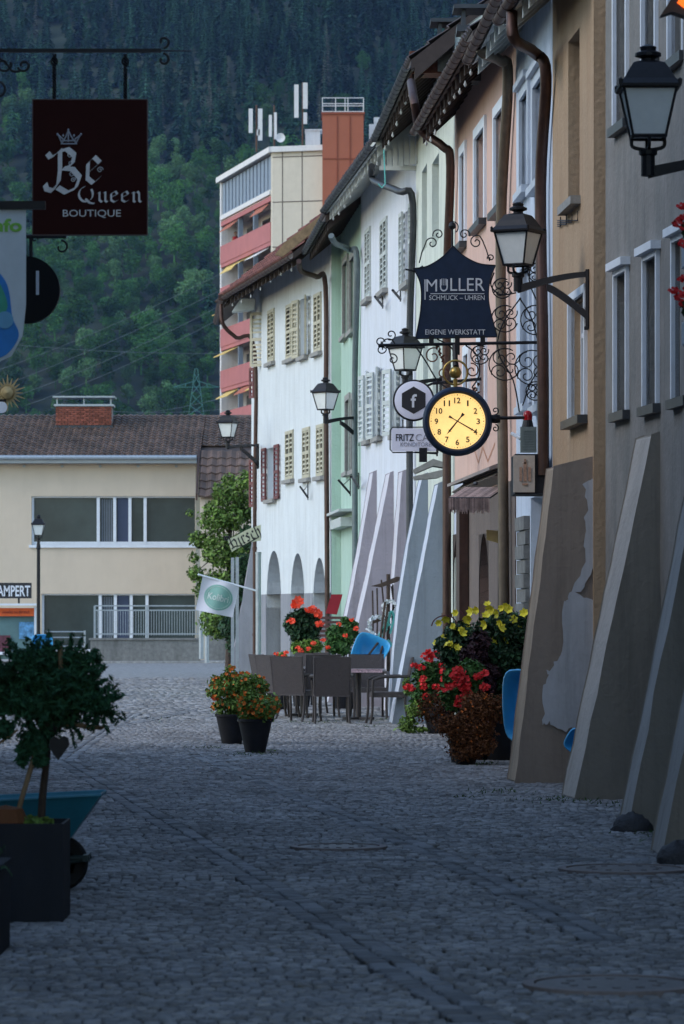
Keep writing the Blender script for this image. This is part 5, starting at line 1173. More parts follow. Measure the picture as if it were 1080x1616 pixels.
for px in (86, 198):
    m = MB(); p0, p1 = W(px, 86, D), W(px, 158, D); m.tube([p0.lerp(p1, k / 40) + Vector((.008 * math.cos(k * 1.2), .008 * math.sin(k * 1.2), 0)) for k in range(41)], .007, 5); m.tube([p0.lerp(p1, k / 40) + Vector((-.008 * math.cos(k * 1.2), -.008 * math.sin(k * 1.2), 0)) for k in range(41)], .007, 5)
    q = W(px, 97, D); m.tube([q + Vector((math.cos(a_ * PI / 8) * .018, 0, math.sin(a_ * PI / 8) * .025)) for a_ in range(17)], .006, 5); m.lathe([(.012, -.02), (.012, .0), (.002, .01)], W(px, 160, D), 8); m.build('hanger', X['iron'], t)
m = MB(); p = W(142.5, 264, D); m.box(p, (181 * D / FPX, .03, 213 * D / FPX)); pl_ = m.build('plate', X['signbr'], t)
m = MB(); z0 = W(0, 371, D).z; z1 = W(0, 157.5, D).z; xa, xb = W(52, 0, D).x, W(233, 0, D).x
for q in ((xa, (z0 + z1) / 2, .006, z1 - z0), (xb, (z0 + z1) / 2, .006, z1 - z0), ((xa + xb) / 2, z0, xb - xa, .006), ((xa + xb) / 2, z1, xb - xa, .006)): m.box((q[0], D, q[1]), (q[2], .034, q[3]))
m.build('edge', M('reddish_edge', (.09, .05, .045), .6), pl_)
m = MB(); Dl = D - .016; text_mb(m, 'BOUTIQUE', 99.5, 191, 331, 344, Dl); m.build('lettering', X['silver'], pl_); m = MB()
for a_, b_ in (((92, 213), (98, 226)), ((98, 226), (104, 216)), ((104, 216), (108, 206)), ((108, 206), (113, 216)), ((113, 216), (120, 226)), ((120, 226), (127, 213)), ((96, 227), (122, 227)), ((98, 222), (120, 222)), ((108, 206), (108, 224)), ((92, 213), (100, 220)), ((127, 213), (118, 220))): m.tube([W(*a_, Dl - .003), W(*b_, Dl - .003)], .0045, 4)
for x, y in ((91, 212), (100, 214), (108, 205), (117, 214), (128, 212)): m.lathe([(.001, -.009), (.008, 0), (.001, .009)], W(x, y, Dl - .003), 6)
m.build('crown_emblem', X['silver'], pl_)
m = MB(); s_ = 1.0
pen(m, [[(.02, .88), (.1, .78), (.22, .84), (.34, .96), (.34, .5), (.30, .18), (.16, -.02), (.0, .02), (-.04, .14)], [(.3, .92), (.52, .98), (.7, .84), (.66, .62), (.46, .52)], [(.42, .52), (.66, .5), (.84, .3), (.74, .04), (.5, -.06), (.28, .06)], [(.1, -.02), (.3, .18)]], 74, 300, 62, 66, Dl, nib=.15)
pen(m, [[(.14, .1), (.16, .55), (.34, .72), (.52, .56), (.2, .30)], [(.14, .12), (.32, -.02), (.52, .14)]], 131, 288, 52, 56, Dl, nib=.15)
for x, y, r_ in ((111, 245, 5), (112, 258, 4), (114, 275, 5), (116, 284, 4), (158, 268, 5)): spiral(m, x, y, r_, 0, 1.4, Dl - .003, rad=.0028)
blackletter(m, 'Queen', 123, 319, 26, Dl, nib=.13, adv=1.18); m.build('blackletter', X['silver'], pl_)
D = 22.0; t = thing('banner_sign', 'white tall banner sign with green lettering and a blue-green drop at the left edge', 'sign', W(0, 325, D)); m = MB()
m.box((W(-160, 324, D) + W(72, 324, D)) / 2, (232 * D / FPX, .05, .045)); m.build('bar', X['iron'], t)
out = [(-110, 331), (41, 331), (41, 480), (36, 530), (18, 562), (-10, 575), (-110, 575)]; m = MB(); m.prism([W(x, y, D) for x, y in out], (0, .02, 0)); pl_ = m.build('panel', M('white_banner', (.62, .68, .72), .6), t)
m = MB(); text_mb(m, 'info', -19, 35, 345, 366, D - .002, bold=.03); m.build('lettering', M('lime_lettering', (.20, .50, .06), .6), pl_)
m = MB(); m.prism([W(x, y, D - .004) for x, y in bez([(-40, 430), (-10, 425), (12, 450), (20, 500), (30, 530), (10, 560), (-20, 566), (-60, 560)], 6)], (0, -.002, 0)); m.build('blue_shape', M('azure_print', (.02, .22, .62), .6, var=.3, scale=2), pl_)
m = MB(); m.prism([W(x, y, D - .008) for x, y in bez([(-40, 436), (-12, 434), (4, 455), (12, 485), (-5, 500), (-40, 490)], 6)], (0, -.002, 0)); m.build('green_shape', M('teal_print', (.05, .38, .25), .6, var=.3, scale=2), pl_)
m = MB(); m.lathe([(.001, -.002), (.05, -.001), (.05, 0)], W(8, 505, D - .012), 24, 'Y'); m.build('light_spot', M('pale_blue_print', (.15, .40, .62), .6), pl_)
D = 27.0; t = thing('round_sign', 'dark round sign with a short white stroke just right of the white banner', 'sign', W(42, 458, D)); c = W(42, 458, D); m = MB(); r = 53 * D / FPX
m.lathe([(.001, .03), (r, .03), (r, -.03), (.001, -.03)], c, 48, 'Y'); m.build('disc', M('blackish_disc', (.006, .0065, .008), .6, spec=.2), t, smooth=40)
m = MB(); m.box(W(60, 447, D) + Vector((0, -.032, 0)), (.022, .006, .17)); m.build('stroke', X['lettering'], t)
m = MB(); m.tube([W(49, 372, D), W(49, 410, D)], .012, 6); m.tube([W(-200, 373, D), W(105, 373, D)], .014, 6); spiral(m, 97, 390, 11, 90, .8, D, rad=.007, ccw=-1, r1=.4); spiral(m, 55, 378, 5, 0, 1, D, rad=.005); m.build('bracket', X['iron'], t)
D = 45.0; t = thing('sun_ornament', 'gilded sun with rays and a small clock disc at the left edge', 'ornament', W(12, 620, D)); c = W(12, 620, D); k_ = D / FPX
m = MB(); m.lathe([(.001, -.06), (9 * k_, -.04), (11 * k_, 0), (9 * k_, .03), (.001, .03)], c, 24, 'Y')
for a in range(20):
    an = a * PI / 10; L_ = (29 if a % 2 else 24) * k_; dd = Vector((math.cos(an), 0, math.sin(an))); ss = Vector((-dd.z, 0, dd.x)); m.prism([c + dd * 9 * k_ + ss * .018, c + dd * 9 * k_ - ss * .018, c + dd * L_ - ss * .003, c + dd * L_ + ss * .003], (0, .015, 0))
m.build('sun', X['goldleaf'], t); m = MB(); m.lathe([(.001, -.03), (9 * k_, -.03), (9 * k_, .02), (.001, .02)], W(3, 643, D), 24, 'Y'); m.build('small_disc', X['wpaint'], t)
m = MB(); m.tube([W(-80, 632, D), W(10, 632, D)], .015, 6); m.build('bracket', X['iron'], t)

# inn sign and flag
D = 79; t = thing('inn_sign', 'cream scroll shaped inn sign reading Hirsch in blackletter on the white house corner', 'sign', W(405, 850, D)); m = MB()
up = bez([(359, 851), (372, 846), (390, 836), (412, 828)], 6); lo = bez([(412, 853), (395, 856), (380, 863), (366, 871)], 6)
m.prism([W(x, y, D) for x, y in up + lo], (0, .05, 0)); pl_ = m.build('scroll', M('cream_sign', (.50, .52, .36), .6), t)
m = MB(); blackletter(m, 'Hirsch', 365, 867, 21, D, nib=.17, rot=24, adv=.78); m.build('lettering', X['black'], pl_); m = MB(); spiral(m, 358, 850, 3, 0, 1, D, rad=.02, r1=.5); m.tube([W(366, 866, D), W(372, 862, D), W(385, 861, D), W(408, 848, D)], .012, 5); m.build('bracket', X['iron'], t)
# Hirsch is hung across the corner of the side face
for px, D, y0, lab in ((371, 83, 880, 'shorter wide double post left of the flag pole'), (408, 75, 873, 'taller slim post that carries the flag')):
    p = W(px, 0, D); z1 = W(0, y0, D).z; m = MB(); wdt = .055 if px == 371 else .055
    if px == 371: m.box((p.x - .05, D, z1 / 2), (.07, .07, z1)); m.box((p.x + .05, D, z1 / 2), (.07, .07, z1 + .02))
    else: m.tube([(p.x, D, 0), (p.x, D, z1)], .055, 12); m.lathe([(.062, z1 - .02), (.062, z1 + .02), (.001, z1 + .03)], (p.x, D, 0), 12)
    tag(m.build('steel_post', X['zincl'], None, org=(p.x, D, 0), smooth=40), lab, 'post')
D = 74.9; t = thing('flag', 'white flag with a round green emblem hanging from a slanted pole at the left post', 'flag', W(405, 932, D)); m = MB()
t['label'] = 'white flag with a round green emblem reading Kolibri on a slanted pole'
m.tube([W(404, 932, D), W(315, 907, D)], .018, 8); m.lathe([(.001, -.03), (.03, 0), (.001, .03)], W(314, 907, D), 8); m.build('pole', X['wpaint'], t)
def fl(a, b, off=0):
    x = 320 + a * 58 - b * 11 + 0; y = 909.5 + a * 15 + b * 53 - 3 * a * b; p = W(x, y, D); p.y += .05 * math.sin(a * 7 + b * 1.5) + .03 * b - off; return p
m = MB(); N = 14
for j in range(N + 1):
    for i in range(N + 1): m.v.append(tuple(fl(i / N, j / N)))
m.f = [(j * (N + 1) + i, j * (N + 1) + i + 1, (j + 1) * (N + 1) + i + 1, (j + 1) * (N + 1) + i) for j in range(N) for i in range(N)]
cl = m.build('cloth', M('white_flag_cloth', (.62, .62, .70), .8, var=.04), t, smooth=True)
m = MB(); N = 12; q = []
for j in range(5):
    for i in range(28): an = i * 2 * PI / 28; m.v.append(tuple(fl(.52 + .385 * (j / 4) * math.cos(an), .50 + .385 * (j / 4) * math.sin(an), .006)))
m.f = [(j * 28 + i, j * 28 + (i + 1) % 28, (j + 1) * 28 + (i + 1) % 28, (j + 1) * 28 + i) for j in range(4) for i in range(28)]
em = m.build('emblem', M('sage_green_print', (.20, .38, .34), .8), cl)
m = MB(); text_mb(m, 'Kolibri', 0, 1, 0, 1, D, fn=lambda a, b: fl(.24 + a * .56, .60 - b * .2 + a * .0, .012), bold=.01)
for an in range(0, 28):
    a0, a1 = an * 2 * PI / 28, (an + 1) * 2 * PI / 28; m.tube([fl(.52 + .33 * math.cos(a0), .5 + .33 * math.sin(a0), .012), fl(.52 + .33 * math.cos(a1), .5 + .33 * math.sin(a1), .012)], .003, 4)
m.build('lettering', M('pale_print', (.55, .62, .60), .8), em)
# ------------------------------------------------------------------ pots, plants, furniture
def pot_plant(name, label, px, D, pot, blobs, n, size, leaf, fl=(), seed=1, group=None, cat='potted plant', potmat='pot'):
    """pot = (r_bottom, r_top, height); blobs in metres relative to the pot's foot (x, y, z, rx, ry, rz); fl = (count, radius, material, z_min, petals)"""
    p = W(px, 0, D); t = thing(name, label, cat, (p.x, D, 0), group=group, world=False)
    rb, rt, h = pot
    if h:
        m = MB(); m.lathe([(rb, 0), (rb * 1.02, .01), (rb + (rt - rb) * .6, h * .55), (rt, h - .03), (rt + .015, h - .03), (rt + .015, h), (rt - .02, h), (rt - .03, h - .06), (.001, h - .06)], seg=32); m.build('pot', X[potmat], t, smooth=35)
    m = MB(); leaves(m, blobs, n, size, seed)
    rg = random.Random(seed)
    m.build('foliage', X[leaf], t)
    m = MB()
    for b in blobs[:10]: m.tube(bez([(0, 0, h * .9), (b[0] * .4, b[1] * .4, (h + b[2]) / 2), b[:3]], 3), [.006] * 7, 4)
    m.build('stems', X['leafd'], t)
    for q, (cnt, r, mat, zm, pet) in enumerate(fl):
        P_ = [v for v in in_blobs(blobs, cnt * 3, seed + q * 7) if v.z > zm][:cnt]; m = MB(); blossoms(m, P_, r, seed + q, pet, .35); m.build('blossoms', X[mat], t)
    return t
rg = random.Random(3)
def rb(n, c, sp, r, seed=0):
    g = random.Random(seed); return [(c[0] + g.gauss(0, sp[0]), c[1] + g.gauss(0, sp[1]), c[2] + g.gauss(0, sp[2]), r * g.uniform(.7, 1.3), r * g.uniform(.7, 1.3), r * g.uniform(.7, 1.2)) for _ in range(n)]
pot_plant('flower_pot', 'front one of two dark conical pots of orange lantana', 403, 43.2, (.115, .19, .38), rb(9, (0, 0, .53), (.13, .12, .05), .12, 1) + [(.03, 0, .42, .2, .2, .1)], 3600, .036, 'leafl', [(150, .024, 'orfl', .3, 6)], 2, 'dark conical pots of orange flowers')
pot_plant('flower_pot', 'rear one of two dark conical pots of orange lantana, half hidden', 366, 46.0, (.12, .19, .36), rb(10, (0, 0, .60), (.14, .12, .10), .13, 4) + [(-.05, 0, .45, .2, .2, .12), (-.02, 0, .85, .08, .08, .1)], 4000, .036, 'leafl', [(170, .024, 'orfl', .3, 6), (3, .04, 'redfl', .3, 6)], 5, 'dark conical pots of orange flowers')
# the big mixed planting at the buttress
p = W(792, 0, 40); t = pot_plant('large_planter', 'tall dark planter overflowing with yellow trumpet flowers beside the brown buttress', 796, 41, (.17, .28, .42),
    [(-.3, .1, .85, .32, .2, .35), (-.15, .05, .75, .3, .2, .3), (-.6, .05, 1.2, .15, .2, .2), (.3, .05, 1.1, .2, .2, .3), (.05, -.25, .75, .26, .2, .28), (-.1, -.3, 1.05, .22, .15, .2), (-.05, .05, .5, .3, .2, .25), (-.45, 0, 1.0, .2, .2, .25), (-.35, 0, 1.22, .3, .3, .25), (0, 0, 1.38, .32, .3, .24), (.2, 0, 1.3, .28, .3, .28), (-.5, 0, 1.35, .16, .2, .14), (-.2, 0, 1.05, .3, .3, .3), (.1, .05, .95, .36, .3, .4), (-.05, .1, .65, .33, .3, .35), (-.4, .05, .95, .2, .2, .3), (.22, .05, .8, .2, .2, .4), (-.55, -.05, 1.1, .12, .15, .15)], 19000, .045, 'leafd', [(25, .05, 'yefl', 1.2, 6)], 8)
yel = [(517, 1010), ] ; m = MB()
ypx = [(693, 983), (704, 975), (720, 968), (737, 974), (745, 966), (753, 963), (768, 972), (767, 985), (790, 983), (792, 960), (776, 960), (803, 962), (787, 968), (729, 999), (711, 1017), (704, 1013), (722, 1024), (759, 1007), (761, 1021), (790, 991), (740, 980), (828, 968), (842, 976), (754, 1098), (770, 955), (798, 955), (757, 1003)]
pts_ = []
for x, y in ypx:
    P_ = W(x, y, 40.62); P_ -= Vector((W(796, 0, 41).x, 41, 0)); pts_.append(P_)
blossoms(m, pts_, .052, 4, 6, .7, facing=(-.2, -1, .15)); m.build('trumpet_flowers', X['yefl'], t)
m = MB(); q = [(W(x, y, 40.8) - Vector((W(796, 0, 41).x, 41, 0))) for x, y in bez([(681, 988), (686, 978), (698, 972), (714, 974), (722, 985)], 5)]; m.tube(q, .007, 5); q = [(W(x, y, 40.8) - Vector((W(796, 0, 41).x, 41, 0))) for x, y in bez([(726, 964), (732, 970), (738, 978)], 4)]; m.tube(q, .008, 5); m.build('seed_plume', M('maroon_plume', (.10, .03, .04), .8), t)
pot_plant('heather_mound', 'drooping brown dried heather mound below the red geraniums', 735, 39.8, (.10, .18, .25), rb(10, (-.02, -.1, .52), (.15, .08, .07), .15, 8) + [(.05, -.1, .30, .28, .2, .16), (.12, -.15, .2, .2, .2, .13), (-.15, -.1, .42, .2, .2, .14), (0, -.15, .24, .2, .15, .12), (0, -.1, .12, .19, .19, .09)], 11000, .022, 'heath', [(60, .014, 'orfl', .2, 4)], 14)
pot_plant('wine_shrub', 'dark maroon leaved shrub between the yellow and the red flowers', 745, 40.4, (.12, .18, .3), rb(7, (.0, 0, .85), (.10, .05, .14), .15, 18), 5000, .045, 'wine', [], 33, potmat='pot') if False else None
X['wine'] = M('dark_maroon_leaves', (.035, .015, .02), .6, isl=.5, spec=.2)
pot_plant('wine_shrub', 'dark maroon leaved shrub between the yellow and the red flowers', 752, 41.1, (.12, .18, .3), rb(8, (.0, -.55, .88), (.10, .05, .14), .14, 18) + [(0, -.1, .45, .12, .1, .3)], 5000, .045, 'wine', [], 33)
tg = pot_plant('geranium_pot', 'dark pot of bright red geraniums in front of the yellow trumpet flowers', 726, 40.2, (.09, .14, .5), [(0, 0, .85, .2, .16, .16), (.1, -.05, .95, .16, .15, .14), (-.05, 0, .7, .18, .15, .14)], 2600, .045, 'leaf', [], 21)
m = MB(); g = random.Random(3); heads = [(722, 1056), (728, 1062), (713, 1082), (704, 1086), (722, 1078), (734, 1072), (738, 1083), (730, 1086), (727, 1102), (740, 1098), (724, 1110), (755, 1068), (764, 1062), (737, 1092), (765, 1084), (718, 1066)]
def ghead(m, P_, r, seed):
    g = random.Random(seed); q = []
    for k in range(16):
        v = Vector((g.gauss(0, 1), g.gauss(0, 1), g.gauss(0, 1))).normalized(); q.append(Vector(P_) + Vector((v.x * r, v.y * r * .8, v.z * r * .75)))
    blossoms(m, q, r * .55, seed, 5, .3)
for k, (x, y) in enumerate(heads): ghead(m, W(x, y, 40.0) - Vector((W(726, 0, 40.2).x, 40.2, 0)), .042, k)
m.build('blossoms', X['redfl'], tg)
tg = pot_plant('geranium_pot', 'dark pot of red geraniums with trailing light ivy to the right of the cafe chairs', 693, 50, (.14, .22, .35), [(-.1, 0, .75, .24, .2, .2), (.05, 0, .6, .22, .2, .2), (-.2, 0, .5, .18, .2, .16), (.1, 0, .85, .14, .15, .1)], 3400, .05, 'leaf', [], 22)
m = MB()
for k, (x, y) in enumerate([(655, 1051), (666, 1053), (678, 1040), (671, 1035), (686, 1034), (694, 1036), (677, 1030), (699, 1050), (702, 1072), (688, 1084), (668, 1072), (668, 1083), (643, 1084), (650, 1086), (672, 1100), (700, 1060), (690, 1031), (696, 1095)]): ghead(m, W(x, y, 49.75) - Vector((W(693, 0, 50).x, 50, 0)), .044, k + 40)
m.build('blossoms', X['redfl'], tg)
m = MB(); leaves(m, [(-.30, -.05, .30, .16, .12, .10), (-.42, -.1, .14, .13, .12, .09), (-.2, -.05, .42, .16, .12, .10), (-.33, -.1, .05, .22, .12, .04), (-.42, 0, .62, .06, .06, .14)], 1100, .038, 5); m.build('ivy', X['leafl'], tg)
# flowers around the bench
def bush(label, px, py, D, blobs_px, leaf, flpx, flr, flm, n, potpx=None, seed=1, size=.05, heads=True):
    base = W(px, py, D); base.z = 0; t = thing('flower_bush', label, 'potted plant', base)
    bl = [(W(x, y, D).x, D, W(x, y, D).z, r * D / FPX, r * D / FPX, r * D / FPX) for x, y, r in blobs_px]; m = MB(); leaves(m, bl, n, size, seed); m.build('foliage', X[leaf], t)
    m = MB(); zt = min(b[2] for b in bl); m.lathe([(.13, 0), (.2, max(.25, zt * .45)), (.21, max(.27, zt * .45 + .03)), (.17, max(.26, zt * .45 + .01)), (.001, max(.24, zt * .45))], base, 20); m.build('pot', X['pot'], t, smooth=35)
    m = MB()
    for b in bl[:8]: m.tube([base + Vector((0, 0, .2)), Vector((base.x * .5 + b[0] * .5, D, b[2] * .6)), Vector(b[:3])], .008, 5)
    m.build('stems', X['leafd'], t)
    m = MB()
    for k, (x, y) in enumerate(flpx):
        if heads: ghead(m, W(x, y, D - .25), flr, k + seed)
        else: blossoms(m, [W(x, y, D - .2)], flr, k, 6, .3)
    m.build('blossoms', X[flm], t); return t
tb = bush('dark round geranium with vivid orange-red blossoms on top in front of the arcade', 476, 0, 64, [(465, 985, 16), (478, 975, 16), (490, 985, 18), (473, 997, 18), (488, 1000, 16), (460, 975, 8)], 'leafd', [(466, 955), (470, 951), (487, 962), (499, 965), (503, 970), (493, 962), (505, 985), (459, 980)], .06, 'orred', 5200, seed=5)
m = MB(); blossoms(m, [W(468, 953, 63.7), W(464, 958, 63.7), W(471, 949, 63.7)], .10, 3, 7, .4); m.build('large_blossom', X['orred'], tb)
bush('loose leafy bush with a few small red blossoms right of the dark bench', 540, 0, 62.5, [(530, 1000, 14), (545, 1005, 15), (553, 990, 12), (540, 1020, 14), (527, 1018, 12), (560, 1000, 6), (545, 980, 7)], 'leaf', [(555, 978), (535, 985), (545, 1003), (562, 992), (518, 1022), (510, 1010)], .035, 'orred', 4200, seed=7)
bush('low mixed flowers with pink and orange blossoms at the far left of the cafe chairs', 440, 0, 62, [(435, 1045, 9), (445, 1040, 10), (440, 1055, 8), (470, 1022, 10), (485, 1020, 10), (500, 1020, 9)], 'leafl', [(436, 1032), (441, 1040), (448, 1036), (470, 1022), (452, 1030), (495, 1015), (475, 1027), (487, 1024)], .035, 'orred', 2600, seed=9)
# slatted bench with red cloth
D = 65; t = thing('slatted_bench', 'dark red slatted wooden bench with a red cloth against the mint house', 'bench', (W(522, 0, D).x, D, 0)); m = MB()
for k in range(6): q = W(515, 975 + k * 7, D); m.box(q, (.55 - k * .01, .04, .045), 0)
bk = m.build('backrest', X['redcloth'] if 0 else M('red_brown_slats', (.11, .05, .045), .7), t)
m = MB()
for k in range(4): m.box((W(517, 0, D).x, D - .08 - k * .1, .45), (.56, .08, .03))
m.build('seat', M('red_brown_slats_seat', (.11, .05, .045), .7), t)
for sx in (-.26, .26): m = MB(); m.box((W(517, 0, D).x + sx, D - .2, .22), (.05, .42, .44)); m.build('leg', X['iron'], t)
m = MB(); m.prism([W(x, y, D + .1) for x, y in ((523, 938), (541, 938), (532, 970), (514, 968))], (0, .03, 0)); tag(m.build('red_cloth', X['redcloth'], None, org=W(527, 955, D + .1)), 'dark red cloth hanging over the slatted bench', 'cloth')
# ---- chairs and tables
def make_chair(label, loc, rz):
    t = thing('rattan_chair', label, 'chair', loc, rz, 'brown rattan armchairs of the cafe', world=False)
    m = MB(); m.box((0, 0, .43), (.48, .46, .05)); m.box((0, 0, .395), (.50, .48, .03)); m.build('seat', X['rattanl'], t)
    m = MB(); m.hexa([(-.24, -.24, .40), (.24, -.24, .40), (.24, -.21, .40), (-.24, -.21, .40)], [(-.25, -.34, .94), (.25, -.34, .94), (.25, -.31, .94), (-.25, -.31, .94)]); m.tube([(-.255, -.225, .42), (-.26, -.33, .945), (.26, -.33, .945), (.255, -.225, .42)], .016, 6); m.build('backrest', X['rattanl'], t)
    for sx in (-1, 1):
        m = MB(); m.tube(bez([(sx * .25, -.28, .68), (sx * .29, -.1, .675), (sx * .29, .12, .67), (sx * .27, .24, .63)], 5), .022, 7); m.build('armrest', X['rattan'], t)
        m = MB(); m.tube(bez([(sx * .27, .24, .64), (sx * .25, .25, .42), (sx * .24, .25, .2), (sx * .25, .28, 0)], 4), .019, 7); m.build('leg', X['rattan'], t)
        m = MB(); m.tube(bez([(sx * .24, -.22, .46), (sx * .24, -.22, .3), (sx * .24, -.24, .15), (sx * .25, -.30, 0)], 4), .019, 7); m.build('leg', X['rattan'], t)
    return t
ch = make_chair('cafe armchair nearest the viewer in the middle, its back turned to us', (W(523, 0, 54.6).x, 54.6, 0), R(3))
for lab, px, D, rz in (('cafe armchair with its back to us just left of the middle one', 469, 55.4, R(-28)), ('cafe armchair at the far left of the group seen from the side', 436, 57.6, R(-65)), ('cafe armchair half hidden behind the two front ones', 506, 57.6, R(8)), ('cafe armchair behind the table, in front of the blue wheelbarrow', 582, 57.4, R(186)), ('cafe armchair at the right end of the group seen from the side, under the buttress', 612, 54.2, R(97)), ('cafe armchair at the back left, only its top edge showing', 487, 59.6, R(170)), ('second armchair from the left, seen from the side', 447, 57.0, R(-55))):
    c = copy_tree(ch); c['label'] = lab; c.location = (W(px, 0, D).x, D, 0); c.rotation_euler.z = rz
def table(label, px, D, wd=.8):
    t = thing('cafe_table', label, 'table', (W(px, 0, D).x, D, 0), 0, 'small square cafe tables', world=False)
    m = MB(); m.box((0, 0, .74), (wd, wd, .025)); m.build('tabletop', M('light_grey_table_top', (.26, .25, .27), .4), t); m = MB(); m.tube([(0, 0, .05), (0, 0, .73)], .04, 10); m.box((0, 0, .03), (.6, .06, .03), R(45)); m.box((0, 0, .0305), (.6, .058, .03), R(-45)); m.build('pedestal', X['rattan'], t); return t
tt = table('cafe table on the right with a pink patterned runner', 566, 55.9); m = MB(); m.box((0, -.39, .756), (.55, .05, .006)); m.box((0, -.402, .735), (.62, .006, .05))
o = m.build('table_runner', M('pink_checked_cloth', (.55, .38, .42), .9, var=.6, scale=22), None); o.location = (W(570, 0, 55.9).x, 55.9, 0); tag(o, 'pink patterned runner along the edge of the cafe table', 'table runner')
table('cafe table on the left among the brown armchairs', 478, 57.9)
# ---- blue decorative wheelbarrow with wreaths and stakes
D = 60; t = thing('blue_wheelbarrow', 'bright blue wheelbarrow tipped against the lilac buttress behind the cafe chairs', 'wheelbarrow', (W(582, 0, D).x, D, 0))
def shell(m, c, w0, w1, h, dep, seed=0, tilt=0, roll=0, yaw=0, th=.012):
    """open tub: rim w1 x h, floor w0, depth dep; opening looks to -Y before turning"""
    M_ = Matrix.Rotation(yaw, 3, 'Z') @ Matrix.Rotation(tilt, 3, 'X') @ Matrix.Rotation(roll, 3, 'Y'); c = Vector(c); S = 20; rings = []
    for (s_, y) in ((1.06, -.01), (1.0, 0), (.92, dep * .35), (.80, dep * .7), (.62, dep * .95), (.3, dep), (.0, dep)):
        ring = []
        for k in range(S):
            a = 2 * PI * k / S; ca, sa = math.cos(a), math.sin(a); ex = lambda v: math.copysign(abs(v) ** .55, v); wd = (w0 + (w1 - w0) * (.5 + .5 * sa)) / 2
            ring.append(c + M_ @ Vector((ex(ca) * wd * s_, y, ex(sa) * h / 2 * s_)))
        rings.append(ring)
    n = len(rings); vs = [p for r_ in rings for p in r_]
    off = [c + (p - c) * 1.0 + M_ @ Vector((0, th, 0)) + (p - c).normalized() * th for p in vs]
    b = len(vs); f = []
    for i in range(n - 1):
        for k in range(S):
            q = (i * S + k, i * S + (k + 1) % S, (i + 1) * S + (k + 1) % S, (i + 1) * S + k); f.append(q); f.append(tuple(x + b for x in q[::-1]))
    f += [(k, k + b, (k + 1) % S + b, (k + 1) % S) for k in range(S)]; m.add(vs + off, f); return m
c = W(582, 1030, D); m = shell(MB(), c, .36, .62, .6, .24, tilt=R(-28), roll=R(24)); m.build('tub', X['blue'], t, smooth=50)
m = MB(); m.tube([W(562, 1060, D + .2), W(600, 1010, D + .2), W(608, 950, D + .2)], .018, 6); m.tube([W(590, 1070, D + .2), W(604, 1020, D + .2), W(612, 960, D + .2)], .018, 6); m.build('handle', X['woodd'], t)
m = MB(); m.lathe([(.05, -.04), (.17, -.045), (.19, -.02), (.19, .02), (.17, .045), (.05, .04)], W(558, 1100, D), 24, 'X'); m.build('wheel', X['rubber'], t)
t = thing('wooden_wayside_cross', 'dark wooden stake cross with white ruffled wreaths and turquoise ribbon', 'decoration', (W(613, 0, 60.4).x, 60.4, 0)); D = 60.4; m = MB()
m.tube([W(613, 1100, D), W(613, 906, D)], .03, 8); m.prism([W(x, y, D) for x, y in ((585, 925), (600, 921), (626, 910), (637, 911), (628, 918), (602, 927))], (0, -.03, 0)); m.prism([W(x, y, D) for x, y in ((588, 980), (630, 966), (631, 970), (590, 984))], (0, -.03, 0))
m.build('cross', X['woodd'], t); m = MB()
for x0, y0, x1, y1 in ((588, 1020, 588, 932), (595, 1010, 595, 928), (607, 990, 602, 915), (619, 980, 620, 922), (624, 990, 618, 925)): m.tube([W(x0, y0, D + .05), W((x0 + x1) / 2 + 1, (y0 + y1) / 2, D + .05), W(x1, y1, D + .05)], .014, 5)
m.build('twigs', X['woodd'], t)
def wreath(label, px, py, r, D, xs=1):
    m = MB(); g = random.Random(int(px)); c = W(px, py, D); o_ = c
    for k in range(46):
        a = 2 * PI * k / 46; 
        for q in range(3):
            rr = r * (1 + g.gauss(0, .08)); p = c + Vector((math.cos(a) * rr * xs, g.gauss(0, .02), math.sin(a) * rr)); s_ = .035; e = Vector((g.gauss(0, 1), g.gauss(0, .5), g.gauss(0, 1))).normalized() * s_; f_ = Vector((g.gauss(0, 1), g.gauss(0, .5), g.gauss(0, 1))).normalized() * s_
            m.add([p - e, p + f_, p + e, p - f_], [(0, 1, 2, 3)])
    tag(m.build('wreath', X['wreath'], None, org=o_), label, 'wreath', 'white ruffled wreaths')
wreath('smaller white wreath at the top of the wooden cross', 616, 959, .105, D - .1); wreath('larger white wreath low on the left of the wooden cross', 595, 988, .15, D - .1, .85)
m = MB()
for pth in ([(604, 1005), (612, 985), (617, 965), (622, 975), (616, 1000)], [(598, 1005), (606, 990), (617, 985)], [(612, 1010), (618, 1018), (610, 1022)]): m.tube([W(x, y, D - .15) for x, y in bez(pth, 5)], .02, 5)
tag(m.build('ribbon', X['mint'], None, org=W(612, 1000, D - .15)), 'turquoise ribbon tied round the wooden cross', 'ribbon')
# blue tubs at the right
def blue_tub(label, px, py, D, w0, w1, h, **k):
    c = W(px, py, D); t = thing('blue_tub', label, 'wheelbarrow tub', (c.x, D, 0)); m = shell(MB(), c, w0, w1, h, **k); m.build('shell', X['blue'], t, smooth=50)
    m = MB(); 
    for s_ in (-1, 1): m.tube([(c.x + s_ * .06, D + .25, 0), (c.x + s_ * .05, D + .22, c.z)], .014, 6)
    m.build('stand', X['iron'], t); return t
blue_tub('bright blue upright wheelbarrow tub against the brown buttress', 819, 1113, 37.6, .30, .32, .66, dep=.20, yaw=R(-24), tilt=R(4))
blue_tub('bright blue wheelbarrow tub mostly hidden, its tip showing behind the grey buttress', 914, 1172, 34.6, .24, .22, .2, dep=.14, yaw=R(-20), roll=R(30))
t = blue_tub('pale blue round backed seat shell far away beside the kiosk', 67, 1015, 100, .5, .52, .42, dep=.2)
